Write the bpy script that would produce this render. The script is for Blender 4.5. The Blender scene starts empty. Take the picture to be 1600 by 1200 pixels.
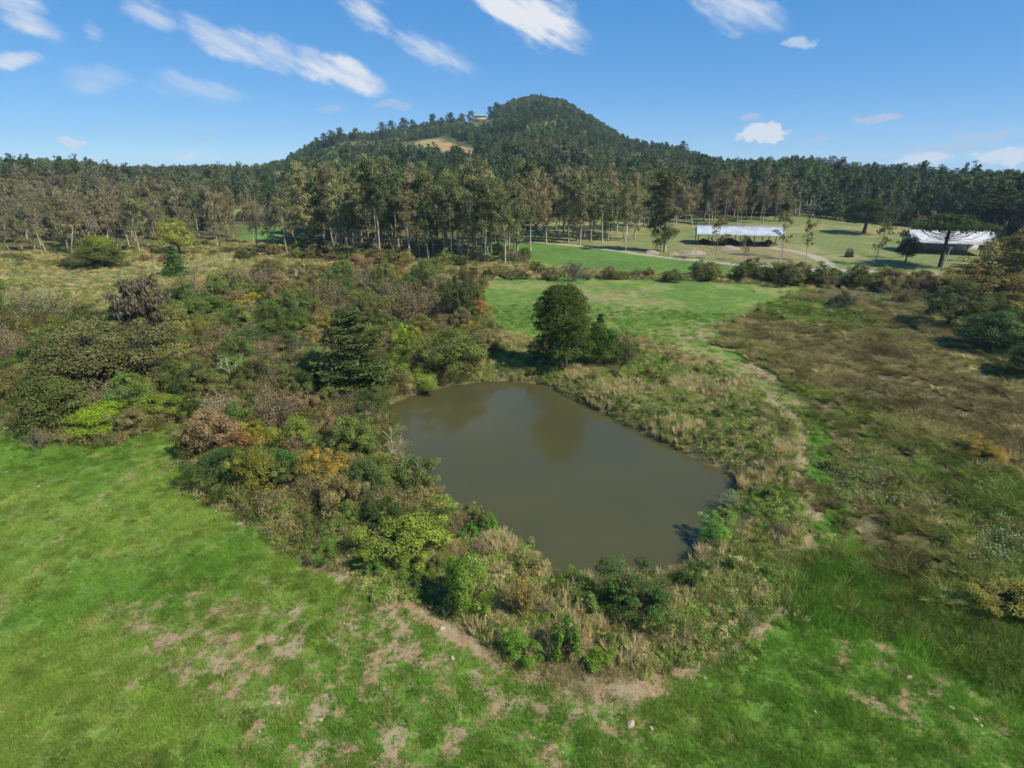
import bpy, math
import numpy as np
from mathutils import Vector, Matrix

# ------------------------------------------------------------------ camera, sky, sun, exposure
scene = bpy.context.scene
CAM_H, FPX = 30.0, 900.0                      # metres above the meadow; focal length for a 1600 px wide frame
PITCH = math.atan(352.0 / FPX)
cam = bpy.data.cameras.new('camera')
cam.lens = 36.0 * FPX / 1600.0
cam.sensor_width = 36.0
cam.clip_start, cam.clip_end = 0.5, 12000.0
cam_o = bpy.data.objects.new('camera', cam)
scene.collection.objects.link(cam_o)
cam_o.location = (0, 0, CAM_H)
cam_o.rotation_euler = (math.pi / 2 - PITCH, 0, 0)
scene.camera = cam_o

SUN_EL, SUN_AZ = math.radians(46), math.radians(119)      # azimuth clockwise from +Y, the way the camera looks
SUN = Vector((math.sin(SUN_AZ) * math.cos(SUN_EL), math.cos(SUN_AZ) * math.cos(SUN_EL), math.sin(SUN_EL)))
sl = bpy.data.lights.new('sun', 'SUN')
sl.energy, sl.angle, sl.color = 5.0, math.radians(0.53), (1.0, 0.93, 0.80)
sun_o = bpy.data.objects.new('sun', sl)
scene.collection.objects.link(sun_o)
sun_o.rotation_euler = SUN.to_track_quat('Z', 'Y').to_euler()

CP, SP = math.cos(PITCH), math.sin(PITCH)
def px_dir(px, py):
    u, v = (px - 800.0) / FPX, (600.0 - py) / FPX
    d = Vector((u, CP + v * SP, -SP + v * CP))
    return d.normalized()

world = bpy.data.worlds.new('World')
scene.world = world
world.use_nodes = True
wn, wl = world.node_tree.nodes, world.node_tree.links
wn.clear()
def wmath(op, a, b=None, clamp=False):
    n = wn.new('ShaderNodeMath'); n.operation = op; n.use_clamp = clamp
    for i, s in enumerate((a, b)):
        if s is None: continue
        if isinstance(s, (int, float)): n.inputs[i].default_value = s
        else: wl.new(s, n.inputs[i])
    return n.outputs[0]
sky = wn.new('ShaderNodeTexSky'); sky.sky_type = 'NISHITA'; sky.sun_disc = False
sky.sun_elevation, sky.sun_rotation = SUN_EL, SUN_AZ
sky.altitude, sky.air_density, sky.dust_density, sky.ozone_density = 1800.0, 0.62, 0.12, 6.5
hs = wn.new('ShaderNodeVectorMath'); hs.operation = 'MULTIPLY_ADD'          # the clear deep blue of the photo's sky
wl.new(sky.outputs[0], hs.inputs[0]); hs.inputs[1].default_value = (.58, .55, .38); hs.inputs[2].default_value = (.0, .95, 2.95)
tc = wn.new('ShaderNodeTexCoord')
DIRS = tc.outputs['Generated']
def wdot(v):
    n = wn.new('ShaderNodeVectorMath'); n.operation = 'DOT_PRODUCT'
    wl.new(DIRS, n.inputs[0]); n.inputs[1].default_value = v
    return n.outputs['Value']
def sky_noise(su, sv, slope, seed, detail, gain):
    """noise over the whole sky, drawn out along the wind"""
    w = px_dir(800, 100); u = Vector((math.cos(slope), 0, -math.sin(slope))); u = (u - w * u.dot(w)).normalized(); v = w.cross(u)
    cb = wn.new('ShaderNodeCombineXYZ')
    wl.new(wmath('MULTIPLY', wdot(u), su), cb.inputs[0]); wl.new(wmath('MULTIPLY', wdot(v), sv), cb.inputs[1])
    wl.new(wmath('ADD', wmath('MULTIPLY', wdot(w), su), seed), cb.inputs[2])
    nz = wn.new('ShaderNodeTexNoise'); nz.inputs['Scale'].default_value = 1.0; nz.inputs['Detail'].default_value = detail; nz.inputs['Roughness'].default_value = 0.68
    wl.new(cb.outputs[0], nz.inputs['Vector'])
    return wmath('MULTIPLY', wmath('SUBTRACT', nz.outputs['Fac'], 0.5), gain)
STREAK = sky_noise(5.0, 20.0, math.radians(27), 3.7, 6.0, 3.0)
PUFF = sky_noise(20.0, 52.0, 0.0, 8.2, 3.0, 1.7)
def warped(scale, detail, amp):
    """directions pushed about by noise, so that no cloud keeps a regular outline"""
    nz = wn.new('ShaderNodeTexNoise'); nz.inputs['Scale'].default_value = scale; nz.inputs['Detail'].default_value = detail; nz.inputs['Roughness'].default_value = .6
    wl.new(DIRS, nz.inputs['Vector'])
    a = wn.new('ShaderNodeVectorMath'); a.operation = 'SUBTRACT'; wl.new(nz.outputs['Color'], a.inputs[0]); a.inputs[1].default_value = (.5, .5, .5)
    b = wn.new('ShaderNodeVectorMath'); b.operation = 'MULTIPLY_ADD'; wl.new(a.outputs[0], b.inputs[0]); b.inputs[1].default_value = (amp,) * 3; wl.new(DIRS, b.inputs[2])
    return b.outputs[0]
WARP_BIG, WARP_SMALL = warped(9.0, 5.0, .06), warped(34.0, 3.0, .035)
def cloud(p0, p1, wpx, strength, su, sv, seed, lo, hi):
    """one cloud: an ellipse of directions along p0-p1, broken by the sky's noise"""
    a, b = px_dir(*p0), px_dir(*p1)
    c = ((a + b) / 2).normalized()
    u = (b - a) - c * (b - a).dot(c); half = u.length / 2; u.normalize()
    v = c.cross(u)
    hw = wpx / FPX * c.dot(Vector((0, CP, -SP)))
    mp = wn.new('ShaderNodeMapping'); mp.vector_type = 'TEXTURE'
    mp.inputs['Location'].default_value = c; mp.inputs['Rotation'].default_value = Matrix((u, v, c)).transposed().to_euler()
    mp.inputs['Scale'].default_value = (half, hw, 1.0)
    wl.new(WARP_BIG if su < 12 else WARP_SMALL, mp.inputs['Vector'])
    q = wn.new('ShaderNodeVectorMath'); q.operation = 'DOT_PRODUCT'; wl.new(mp.outputs[0], q.inputs[0]); wl.new(mp.outputs[0], q.inputs[1])
    m = wmath('SUBTRACT', 1.0, q.outputs['Value'], True)
    ma = wn.new('ShaderNodeMath'); ma.operation = 'MULTIPLY_ADD'; wl.new(m, ma.inputs[0]); ma.inputs[1].default_value = .8
    wl.new(STREAK if su < 12 else PUFF, ma.inputs[2])
    mr = wn.new('ShaderNodeMapRange'); mr.interpolation_type = 'SMOOTHSTEP'
    mr.inputs['From Min'].default_value = lo; mr.inputs['From Max'].default_value = hi + (.62 if su < 12 else .14); mr.inputs['To Max'].default_value = strength
    wl.new(ma.outputs[0], mr.inputs['Value'])
    return wmath('MULTIPLY', mr.outputs[0], wmath('MULTIPLY', m, 1.6, True))
CLOUDS = [  # white cirrus and small cumulus, then the greyer scraps
    ((500, -40), (640, 60), 42, 1.0, 7, 22, 1.3, .1, .5), ((585, 20), (760, 130), 38, .9, 7, 22, 1.3, .12, .6), ((690, -60), (940, 85), 52, 1.25, 6, 17, 4.1, .02, .3),
    ((180, -5), (300, 45), 30, .7, 9, 34, 7.7, .12, .6), ((250, 15), (500, 112), 30, .85, 9, 34, 7.7, .12, .6), ((420, 85), (625, 145), 26, 1.0, 9, 34, 7.7, .1, .5), ((-60, -20), (120, 45), 32, .85, 9, 28, 2.2, .12, .6), ((110, 30), (180, 60), 20, .7, 9, 28, 2.2, .1, .5),
    ((1040, -40), (1250, 50), 40, .8, 7, 20, 9.4, .1, .6), ((1205, 70), (1290, 64), 13, .5, 16, 40, 5.5, .1, .5),
    ((-25, 90), (78, 86), 18, .8, 9, 40, 6.1, .08, .45), ((60, 95), (230, 125), 30, .45, 8, 30, 8.8, .14, .62), ((200, 120), (390, 155), 26, .45, 8, 30, 8.8, .14, .62),
    ((1140, 210), (1246, 209), 13, 1.1, 34, 60, 3.3, .05, .22), ((1170, 200), (1235, 202), 15, 1.1, 34, 60, 3.3, .05, .22), ((80, 226), (150, 224), 8, .8, 26, 60, 3.9, .08, .36),
    ((1380, 252), (1500, 244), 12, .7, 22, 70, 5.9, .12, .42), ((1500, 246), (1660, 240), 15, .8, 22, 70, 5.9, .12, .42), ((270, 246), (320, 244), 8, .6, 30, 60, 8.1, .1, .4),
    ((300, -500), (900, -250), 120, .7, 5, 16, 14.3, .16, .62), ((1250, -420), (1700, -260), 90, .7, 6, 18, 15.1, .16, .6)]
GREYS = [((1318, 187), (1424, 181), 8, .75, 26, 60, 2.9, .08, .36), ((1470, 218), (1600, 208), 10, .62, 24, 70, 6.6, .1, .42),
    ((1142, 188), (1194, 184), 7, .6, 34, 70, 7.1, .1, .4), ((575, 166), (650, 158), 11, .5, 20, 60, 9.9, .12, .46),
    ((485, 172), (540, 172), 7, .35, 26, 60, 1.9, .12, .46), ((1400, 236), (1560, 230), 10, .5, 24, 70, 10.9, .12, .42),
    ((300, 215), (345, 210), 8, .3, 26, 60, 12.9, .12, .46), ((1270, 219), (1300, 217), 5, .5, 26, 60, 13.9, .1, .4)]
def union(lst):
    acc = None
    for c in lst:
        o = cloud(*c); acc = o if acc is None else wmath('MAXIMUM', acc, o)
    return acc
def wmix(fac, a, col):
    n = wn.new('ShaderNodeMix'); n.data_type = 'RGBA'
    wl.new(fac, n.inputs['Factor']); wl.new(a, n.inputs['A']); n.inputs['B'].default_value = (*col, 1)
    return n.outputs['Result']
csky = wmix(union(GREYS), hs.outputs[0], (3.2, 3.7, 4.7))
csky = wmix(union(CLOUDS), csky, (5.1, 5.3, 5.6))
world.cycles.sampling_method = 'MANUAL'; world.cycles.sample_map_resolution = 512
bg = wn.new('ShaderNodeBackground'); bg.inputs['Strength'].default_value = 0.124
wl.new(csky, bg.inputs['Color'])
wo = wn.new('ShaderNodeOutputWorld'); wl.new(bg.outputs[0], wo.inputs['Surface'])

scene.view_settings.view_transform = 'Standard'
scene.view_settings.look = 'None'
scene.view_settings.exposure = 0.36
scene.view_settings.gamma = 1.0
scene.view_settings.use_curve_mapping = False
cy = scene.cycles
cy.max_bounces, cy.diffuse_bounces, cy.glossy_bounces, cy.transmission_bounces, cy.transparent_max_bounces, cy.volume_bounces = 5, 2, 2, 3, 4, 0
cy.caustics_reflective = cy.caustics_refractive = False
cy.use_denoising = True
cy.use_adaptive_sampling, cy.adaptive_threshold = True, 0.03

# ------------------------------------------------------------------ helpers
R = np.random.default_rng(11)
COL = scene.collection

def S(r, g, b):
    c = np.array([r, g, b], float) / 255.0
    return np.where(c <= 0.04045, c / 12.92, ((c + 0.055) / 1.055) ** 2.4)

def plane(px, py, z=0.0):
    d = px_dir(px, py); t = (z - CAM_H) / d.z
    return d.x * t, d.y * t

def poly(pts, z=0.0):
    return np.array([plane(x, y, z) for x, y in pts])

def project(x, y, z):
    """photo pixel of world points, used only to read the layout (clearings, soil) off the photograph"""
    dz = z - CAM_H
    depth = y * CP - dz * SP
    up = y * SP + dz * CP
    return 800 + FPX * x / depth, 600 - FPX * up / depth

def _hash(ix, iy, s):
    h = (ix.astype(np.int64) * 374761393 + iy.astype(np.int64) * 668265263 + s * 974634541) & 0xffffffff
    h = ((h ^ (h >> 13)) * 1274126177) & 0xffffffff
    return ((h ^ (h >> 16)) & 0xffff) / 65535.0
def vnoise(x, y, s):
    ix, iy = np.floor(x), np.floor(y); fx, fy = x - ix, y - iy
    fx = fx * fx * (3 - 2 * fx); fy = fy * fy * (3 - 2 * fy)
    a, b, c, d = _hash(ix, iy, s), _hash(ix + 1, iy, s), _hash(ix, iy + 1, s), _hash(ix + 1, iy + 1, s)
    return (a * (1 - fx) + b * fx) * (1 - fy) + (c * (1 - fx) + d * fx) * fy
def fbm(x, y, scale, s=0, o=4):
    x = np.asarray(x, float) / scale; y = np.asarray(y, float) / scale
    t = 0.0; a = 0.5; n = 0.0
    for k in range(o):
        t = t + a * vnoise(x + 17.3 * k, y - 9.1 * k, s + k); n += a; a *= 0.5; x = x * 2.03; y = y * 2.03
    return t / n                                   # 0..1

def inside(P, x, y):
    x = np.asarray(x, float); y = np.asarray(y, float)
    r = np.zeros(x.shape, bool); n = len(P)
    for i in range(n):
        x0, y0 = P[i]; x1, y1 = P[(i + 1) % n]
        if y0 == y1: continue
        c = ((y0 > y) != (y1 > y)) & (x < (x1 - x0) * (y - y0) / (y1 - y0) + x0)
        r ^= c
    return r
def segdist(P, x, y, closed=True):
    d = np.full(np.shape(x), 1e9); n = len(P)
    for i in range(n if closed else n - 1):
        x0, y0 = P[i]; x1, y1 = P[(i + 1) % n]
        ex, ey = x1 - x0, y1 - y0; L = ex * ex + ey * ey + 1e-9
        t = np.clip(((x - x0) * ex + (y - y0) * ey) / L, 0, 1)
        d = np.minimum(d, np.hypot(x - x0 - t * ex, y - y0 - t * ey))
    return d
def sdist(P, x, y):                                 # positive inside
    d = segdist(P, x, y)
    return np.where(inside(P, x, y), d, -d)
def sstep(a, b, v):
    t = np.clip((v - a) / (b - a), 0, 1); return t * t * (3 - 2 * t)

# ------------------------------------------------------------------ layout of the place
WATER_Z = -0.8
POND = poly([(606, 634), (640, 620), (675, 610), (705, 604), (745, 597), (790, 595), (832, 599), (862, 608), (900, 626), (940, 645), (985, 668),
             (1030, 690), (1065, 705), (1092, 722), (1130, 735), (1152, 752), (1142, 775), (1126, 800), (1116, 838), (1090, 866), (1058, 892),
             (1010, 908), (960, 908), (925, 907), (880, 904), (850, 882), (812, 852), (784, 838), (765, 812), (718, 792), (696, 780),
             (668, 754), (640, 736), (622, 714), (618, 682), (608, 655)], WATER_Z)
BANK = poly([(600, 640), (690, 600), (760, 560), (745, 505), (830, 535), (1000, 535), (1090, 560), (1180, 610), (1240, 650), (1258, 690), (1252, 740), (1268, 800), (1262, 860),
             (1236, 930), (1175, 995), (1090, 1045), (965, 1075), (850, 1058), (770, 1025), (700, 980), (640, 935), (560, 905),
             (495, 880), (430, 825), (335, 772), (420, 740), (560, 720), (600, 690)])
THICKET = poly([(-60, 505), (60, 492), (150, 512), (260, 492), (330, 470), (420, 446), (520, 436), (640, 440), (738, 452), (752, 500), (770, 560), (690, 606), (612, 632), (600, 720),
                (660, 780), (690, 850), (600, 905), (520, 890), (440, 822), (330, 768), (306, 720), (300, 650), (190, 690), (60, 690), (30, 640), (-60, 620)])
MARSH = poly([(1130, 515), (1200, 480), (1290, 452), (1440, 462), (1700, 540), (1700, 905), (1560, 940), (1470, 925), (1400, 890), (1310, 860), (1290, 760), (1275, 690), (1270, 640), (1180, 560)])
RANK = poly([(1265, 860), (1300, 860), (1400, 890), (1470, 925), (1560, 940), (1700, 905), (1700, 1120), (1540, 1060), (1380, 980), (1240, 960)])
FIELD = poly([(742, 438), (900, 432), (1100, 440), (1280, 452), (1210, 478), (1130, 515), (1180, 560), (1265, 640), (1262, 690), (1180, 612), (1095, 560), (1000, 532), (880, 540), (745, 520)])
BACKGREEN = poly([(745, 376), (820, 378), (1000, 397), (1170, 417), (1445, 428), (1445, 436), (1230, 437), (960, 425), (745, 402)])
YARD = poly([(820, 352), (1000, 345), (1240, 345), (1330, 352), (1440, 360), (1560, 380), (1560, 424), (1440, 428), (1170, 415), (1000, 395), (820, 379)])
OLIVE = poly([(-80, 400), (200, 398), (380, 392), (560, 400), (740, 398), (740, 452), (640, 440), (520, 436), (420, 446), (330, 470), (260, 492), (150, 512), (60, 492), (-80, 505)])
STRIP = poly([(1264, 650), (1296, 660), (1304, 760), (1335, 850), (1420, 950), (1330, 1010), (1240, 940), (1278, 850), (1280, 790), (1264, 740)])
ROAD = poly([(805, 376), (900, 384), (1000, 397), (1090, 407), (1170, 416), (1260, 421), (1350, 424), (1460, 428)])
DRIVE = poly([(1195, 385), (1240, 392), (1270, 399), (1288, 408), (1296, 422)])
TRAIL = poly([(1200, 625), (1245, 655), (1255, 690), (1250, 730), (1249, 765), (1268, 800), (1268, 840), (1250, 885), (1240, 930)])
TRAIL2 = poly([(318, 766), (345, 778), (375, 798), (400, 822), (440, 840), (500, 880), (560, 905), (640, 942)])
TRAIL3 = poly([(640, 942), (700, 985), (735, 1005), (770, 1035), (815, 1052), (860, 1068), (960, 1074), (1020, 1070), (1085, 1048), (1140, 1018), (1190, 980), (1240, 930)])
TRAIL5 = poly([(-20, 965), (60, 890), (110, 830), (160, 770), (240, 712)])
TRAIL4 = poly([(760, 1080), (860, 1100), (930, 1105), (985, 1092)])
SOILS = [(poly([(180, 940), (420, 890), (650, 905), (760, 1045), (1000, 1075), (1060, 1120), (960, 1230), (260, 1230), (330, 1120), (180, 1060)]), .01),
         (poly([(250, 965), (330, 925), (450, 905), (560, 895), (650, 915), (700, 985), (650, 1010), (560, 985), (480, 1000), (380, 1005)]), .04),
         (poly([(330, 1050), (400, 1040), (470, 1070), (440, 1120), (370, 1130)]), .2), (poly([(640, 1070), (760, 1050), (1000, 1080), (980, 1115), (820, 1120), (680, 1110)]), .12),
         (poly([(170, 960), (260, 950), (280, 1060), (190, 1080)]), .02), (poly([(360, 1120), (800, 1110), (760, 1230), (300, 1230)]), .10),
         (poly([(430, 820), (520, 880), (480, 900), (400, 850)]), .06), (poly([(840, 440), (1010, 450), (1060, 480), (960, 500), (860, 470)]), -.04),
         (poly([(1040, 520), (1130, 515), (1260, 620), (1250, 690), (1150, 600)]), .0), (poly([(1260, 960), (1420, 1000), (1600, 1150), (1500, 1220), (1300, 1100)]), -.34),
         (poly([(1060, 375), (1230, 380), (1290, 410), (1180, 412), (1050, 398)]), .28), (poly([(1200, 560), (1600, 560), (1600, 640), (1300, 660)]), -.04)]

# skyline of the photo (pixels), turned into bearing -> elevation, and how far each stretch of ridge is
SKYLINE = [(-500, 240), (-200, 236), (0, 240), (60, 240), (105, 239), (150, 243), (185, 252), (260, 250), (330, 250), (405, 251), (445, 244), (470, 228), (530, 207), (580, 203), (620, 197), (690, 186),
           (740, 182), (770, 170), (800, 154), (838, 146), (880, 154), (912, 172), (950, 196), (975, 212), (1010, 219), (1060, 226), (1110, 238), (1135, 246), (1180, 244), (1250, 241),
           (1330, 252), (1400, 256), (1500, 265), (1600, 265), (1900, 262), (2300, 258)]
_az, _el, _dr = [], [], []
for sx, sy in SKYLINE:
    d = px_dir(sx, sy); _az.append(math.atan2(d.x, d.y)); _el.append(d.z / math.hypot(d.x, d.y))
    t = np.interp(sx, [-500, 0, 380, 460, 800, 960, 1130, 1350, 1600, 2300], [620, 640, 680, 900, 1060, 1000, 760, 700, 720, 760])
    _dr.append(t)
_az, _el, _dr = map(np.array, (_az, _el, _dr))
def ridge(a):
    return np.interp(a, _az, _dr), np.interp(a, _az, _el)
def H(x, y):
    x = np.asarray(x, float); y = np.asarray(y, float)
    r = np.hypot(x, y); a = np.arctan2(x, y)
    dr, el = ridge(a)
    front = sstep(math.radians(75), math.radians(60), np.abs(a))
    tree = np.where(el > .02, 9.0, 10.0)
    zr = CAM_H + dr * el - tree
    r0 = np.interp(a, [-.75, -.42, -.2, .3, .6], [212, 222, 275, 300, 285]); t = np.clip((r - r0) / (dr - r0), 0, 1)
    z = zr * (0.8 * t ** 1.02 + 0.2 * sstep(0, 1, t)) * front
    z = z + front * 9.0 * (fbm(x, y, 150, 3) - 0.5) * np.clip(t * 3, 0, 1) * np.clip((1 - t) * 4, 0, 1)
    past = np.clip(r - dr, 0, None)
    z = np.where(r > dr, zr * front * np.exp(-past / 420.0) - np.minimum(past * .02, 25), z)
    near = sstep(320, 200, r)
    z = z + near * ((fbm(x, y, 26, 21) - .5) * .7 + (fbm(x, y, 5, 24, 3) - .5) * .22)
    n = (np.abs(x) < 110) & (y < 140) & (y > 5)
    if np.any(n):
        xs, ys = x[n], y[n]
        s = sdist(POND, xs, ys)
        zz = z[n]
        d = -s
        bank = WATER_Z + np.clip(d, 0, None) * 0.55
        berm = 0.35 * sstep(0, 3, d) * sstep(11, 4, d)
        zo = np.minimum(bank, zz + berm)
        zi = WATER_Z - 0.06 - np.clip(s, 0, 5) * .35
        z = z.copy(); z[n] = np.where(s > 0, zi, zo)
    return z
def h1(x, y):
    return float(H(np.array([x]), np.array([y]))[0])
def hit(px, py, extra=0.0):
    """ground point seen at a photo pixel"""
    d = px_dir(px, py)
    t = np.concatenate([np.arange(20, 400, .5), np.arange(400, 2200, 2.0)])
    x, y, z = d.x * t, d.y * t, CAM_H + d.z * t
    g = H(x, y) + extra
    k = np.nonzero(z <= g)[0]
    i = k[0] if len(k) else len(t) - 1
    return float(x[i]), float(y[i])
CLEAR_PX = [[(640, 224), (690, 216), (700, 231), (660, 238)], [(672, 230), (700, 222), (735, 234), (765, 234), (772, 246), (690, 246)], [(798, 227), (845, 229), (886, 244), (878, 257), (812, 247)],
            [(500, 236), (560, 221), (600, 222), (596, 232), (520, 242)], [(832, 195), (874, 192), (876, 197), (834, 199)], [(984, 240), (1012, 239), (1014, 245), (988, 246)],
            [(366, 318), (398, 318), (402, 340), (370, 338)], [(438, 268), (462, 284), (458, 316), (440, 310)], [(386, 352), (440, 352), (436, 376), (384, 376)],
            [(142, 245), (186, 245), (190, 262), (138, 262)], [(4, 243), (52, 243), (56, 260), (0, 260)], [(738, 185), (764, 185), (768, 200), (732, 200)]]
CLEAR = [np.array([hit(*p) for p in c]) for c in CLEAR_PX]
CLEAR_COL = [S(150, 138, 86), S(158, 134, 92), S(156, 150, 88), S(84, 104, 60), S(130, 128, 78), S(140, 132, 80), S(130, 140, 78), S(165, 158, 96), S(92, 136, 64), S(120, 132, 80), S(150, 145, 100), S(104, 112, 66)]

C_GREEN, C_GREEN2, C_FIELD = S(86, 118, 44), S(102, 124, 52), S(93, 121, 54)
C_OLIVE, C_TAN, C_SOIL, C_BROWN = S(132, 130, 86), S(140, 130, 98), S(150, 126, 102), S(96, 90, 56)
def zone_colour(x, y):
    """real surface colour of the ground at world points"""
    n = len(x)
    c = np.tile(S(92, 92, 52), (n, 1))
    w1 = fbm(x, y, 9, 40) - .5; w2 = fbm(x, y, 2.2, 44) - .5; w3 = fbm(x, y, 34, 47) - .5
    r = np.hypot(x, y)
    def lay(w, col):
        nonlocal c
        w = np.clip(w, 0, 1)[:, None]; c = c * (1 - w) + np.asarray(col) * w
    def lp(P, soft, amp):
        return sstep(-soft, soft, sdist(P, x, y) + w1 * amp + w2 * amp * .6)
    lay(sstep(280, 320, r), S(74, 80, 48))
    g = C_GREEN[None] * (1 - sstep(-.15, .25, w1 + w3)[:, None]) + C_GREEN2[None] * sstep(-.15, .25, w1 + w3)[:, None]
    lay(sstep(66, 58, y), g)
    lay(lp(FIELD, 1.0, 5), C_FIELD[None] * (1 + .3 * w1[:, None])); lay(lp(FIELD, 1, 5) * sstep(.06, .22, w1 + w2 * .5) * .6, S(138, 138, 84))
    lay(lp(OLIVE, 3, 14), C_OLIVE[None] * (1 + .5 * w1[:, None])); lay(lp(OLIVE, 3, 14) * sstep(.02, .2, w1) * .55, S(104, 118, 62))
    lay(lp(YARD, 1.5, 5), S(112, 122, 72)[None] * (1 + .3 * w1[:, None])); lay(lp(YARD, 1.5, 5) * sstep(0, .2, w3 + w1) * .6, S(146, 138, 96))
    lay(lp(BACKGREEN, 1, 3), S(86, 118, 54)[None] * (1 + .5 * w1[:, None]))
    lay(lp(MARSH, 2.5, 12), S(86, 84, 52)); lay(lp(MARSH, 1.5, 6) * sstep(.03, .2, w1), S(80, 92, 46)); lay(lp(MARSH, 1.5, 6) * sstep(.0, .2, -w1 + w2) * .5, S(100, 92, 66))
    lay(lp(RANK, 1.5, 5), S(74, 96, 42)); lay(lp(RANK, 1.5, 5) * sstep(0, .2, w1), S(96, 104, 54))
    lay(lp(STRIP, .6, 2), S(80, 116, 42))
    lay(lp(BANK, .8, 3), S(108, 112, 66)); lay(lp(BANK, .8, 3) * sstep(.04, .2, w1 + w2 * .6) * .8, C_TAN); lay(lp(BANK, .8, 3) * sstep(.02, .2, -w1 + w2 * .5), S(90, 106, 52))
    lay(lp(THICKET, 1.0, 3) * .8, S(84, 84, 48))
    lay(sstep(1.6, .2, np.abs(sdist(POND, x, y) + w2)) * .8, S(104, 92, 66))
    for P, col in zip(CLEAR, CLEAR_COL):
        lay(sstep(-6, 6, sdist(P, x, y) + w1 * 16), col[None] * (1 + .4 * w1[:, None]))
    return c
def soil_mask(x, y):
    """0..1, bare earth: broken patches, trodden trails, the road"""
    w2 = fbm(x, y, 1.1, 61, 4) - .5; w3 = fbm(x, y, .7, 64, 3) - .5; w4 = fbm(x, y, 7, 67, 3) - .5
    m = np.zeros(len(x))
    for P, k in SOILS:
        s = sstep(-2.5, 2.5, sdist(P, x, y))
        m = np.maximum(m, s * np.clip(.34 + k + w2 * 2.2 + w4 * 1.0 + w3 * 1.0, 0, .85))
    for P, wd, kk in ((TRAIL, .55, 1.0), (TRAIL2, .65, 1.0), (TRAIL3, .45, 1.0), (TRAIL4, .5, .6), (TRAIL5, .3, .5)):
        d = segdist(P, x, y, False) + w2 * 1.8 + w3 * 1.0 + w4 * .9
        m = np.maximum(m, kk * sstep(wd + .5, wd - .35, d))
    return m
def road_mask(x, y):
    w2 = fbm(x, y, 4, 71, 3) - .5
    a = sstep(2.1, 1.3, segdist(ROAD, x, y, False) + w2 * .8)
    b = sstep(2.6, 1.2, segdist(DRIVE, x, y, False) + w2 * 2.5) * .9
    return np.maximum(a, b)

# ------------------------------------------------------------------ materials
def new_mat(name):
    m = bpy.data.materials.new(name); m.use_nodes = True
    m.node_tree.nodes.clear()
    return m, m.node_tree.nodes, m.node_tree.links
def nd(nodes, typ, **kw):
    n = nodes.new(typ)
    for k, v in kw.items():
        if k in n.inputs: n.inputs[k].default_value = v
        else: setattr(n, k, v)
    return n
def mixrgb(N, L, fac, a, b, blend='MIX'):
    n = N.new('ShaderNodeMix'); n.data_type = 'RGBA'; n.blend_type = blend
    for key, s in (('Factor', fac), ('A', a), ('B', b)):
        if hasattr(s, 'is_linked'): L.new(s, n.inputs[key])
        elif isinstance(s, (int, float)): n.inputs[key].default_value = s
        else: n.inputs[key].default_value = (*s, 1)
    return n.outputs['Result']
def mathn(N, L, op, a, b=None, clamp=False):
    n = N.new('ShaderNodeMath'); n.operation = op; n.use_clamp = clamp
    for i, s in enumerate((a, b)):
        if s is None: continue
        if isinstance(s, (int, float)): n.inputs[i].default_value = s
        else: L.new(s, n.inputs[i])
    return n.outputs[0]
def ramp(N, L, v, a, b, c=0.0, d=1.0):
    n = N.new('ShaderNodeMapRange'); n.interpolation_type = 'SMOOTHSTEP'
    L.new(v, n.inputs['Value'])
    for k, q in zip(('From Min', 'From Max', 'To Min', 'To Max'), (a, b, c, d)): n.inputs[k].default_value = q
    return n.outputs[0]

def leaf_material(name, translucent=.28, spread=.75, gain=1.0):
    m, N, L = new_mat(name)
    t = nd(N, 'ShaderNodeAttribute', attribute_type='INSTANCER', attribute_name='tint')
    v = nd(N, 'ShaderNodeAttribute', attribute_type='GEOMETRY', attribute_name='lv')
    k = ramp(N, L, v.outputs['Fac'], 0, 1, gain * (1 - spread * .55), gain * (1 + spread * .75))
    sc = N.new('ShaderNodeVectorMath'); sc.operation = 'SCALE'
    L.new(t.outputs['Color'], sc.inputs[0]); L.new(k, sc.inputs['Scale'])
    w = nd(N, 'ShaderNodeAttribute', attribute_type='GEOMETRY', attribute_name='lh')
    warm = mixrgb(N, L, 1.0, sc.outputs[0], (1.1, .99, .86), 'MULTIPLY')
    c = mixrgb(N, L, w.outputs['Fac'], sc.outputs[0], warm)
    df = N.new('ShaderNodeBsdfDiffuse'); L.new(c, df.inputs['Color'])
    tr = N.new('ShaderNodeBsdfTranslucent'); L.new(mixrgb(N, L, 1.0, c, (1.08, 1.12, .85), 'MULTIPLY'), tr.inputs['Color'])
    mx = N.new('ShaderNodeMixShader'); mx.inputs[0].default_value = translucent
    L.new(df.outputs[0], mx.inputs[1]); L.new(tr.outputs[0], mx.inputs[2])
    o = N.new('ShaderNodeOutputMaterial'); L.new(mx.outputs[0], o.inputs['Surface'])
    return m
def bark_material(name, c0, c1, scale=3.0):
    m, N, L = new_mat(name)
    tc = N.new('ShaderNodeTexCoord')
    mp = N.new('ShaderNodeMapping'); mp.inputs['Scale'].default_value = (scale, scale, scale * .25)
    L.new(tc.outputs['Object'], mp.inputs['Vector'])
    nz = nd(N, 'ShaderNodeTexNoise', Scale=1.0, Detail=4.0, Roughness=.65); L.new(mp.outputs[0], nz.inputs['Vector'])
    c = mixrgb(N, L, ramp(N, L, nz.outputs['Fac'], .35, .65), c0, c1)
    b = nd(N, 'ShaderNodeBsdfPrincipled', Roughness=.85); b.inputs['Specular IOR Level'].default_value = .2
    L.new(c, b.inputs['Base Color'])
    bp = nd(N, 'ShaderNodeBump', Strength=.5, Distance=.05); L.new(nz.outputs['Fac'], bp.inputs['Height']); L.new(bp.outputs[0], b.inputs['Normal'])
    o = N.new('ShaderNodeOutputMaterial'); L.new(b.outputs[0], o.inputs['Surface'])
    return m
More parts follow.
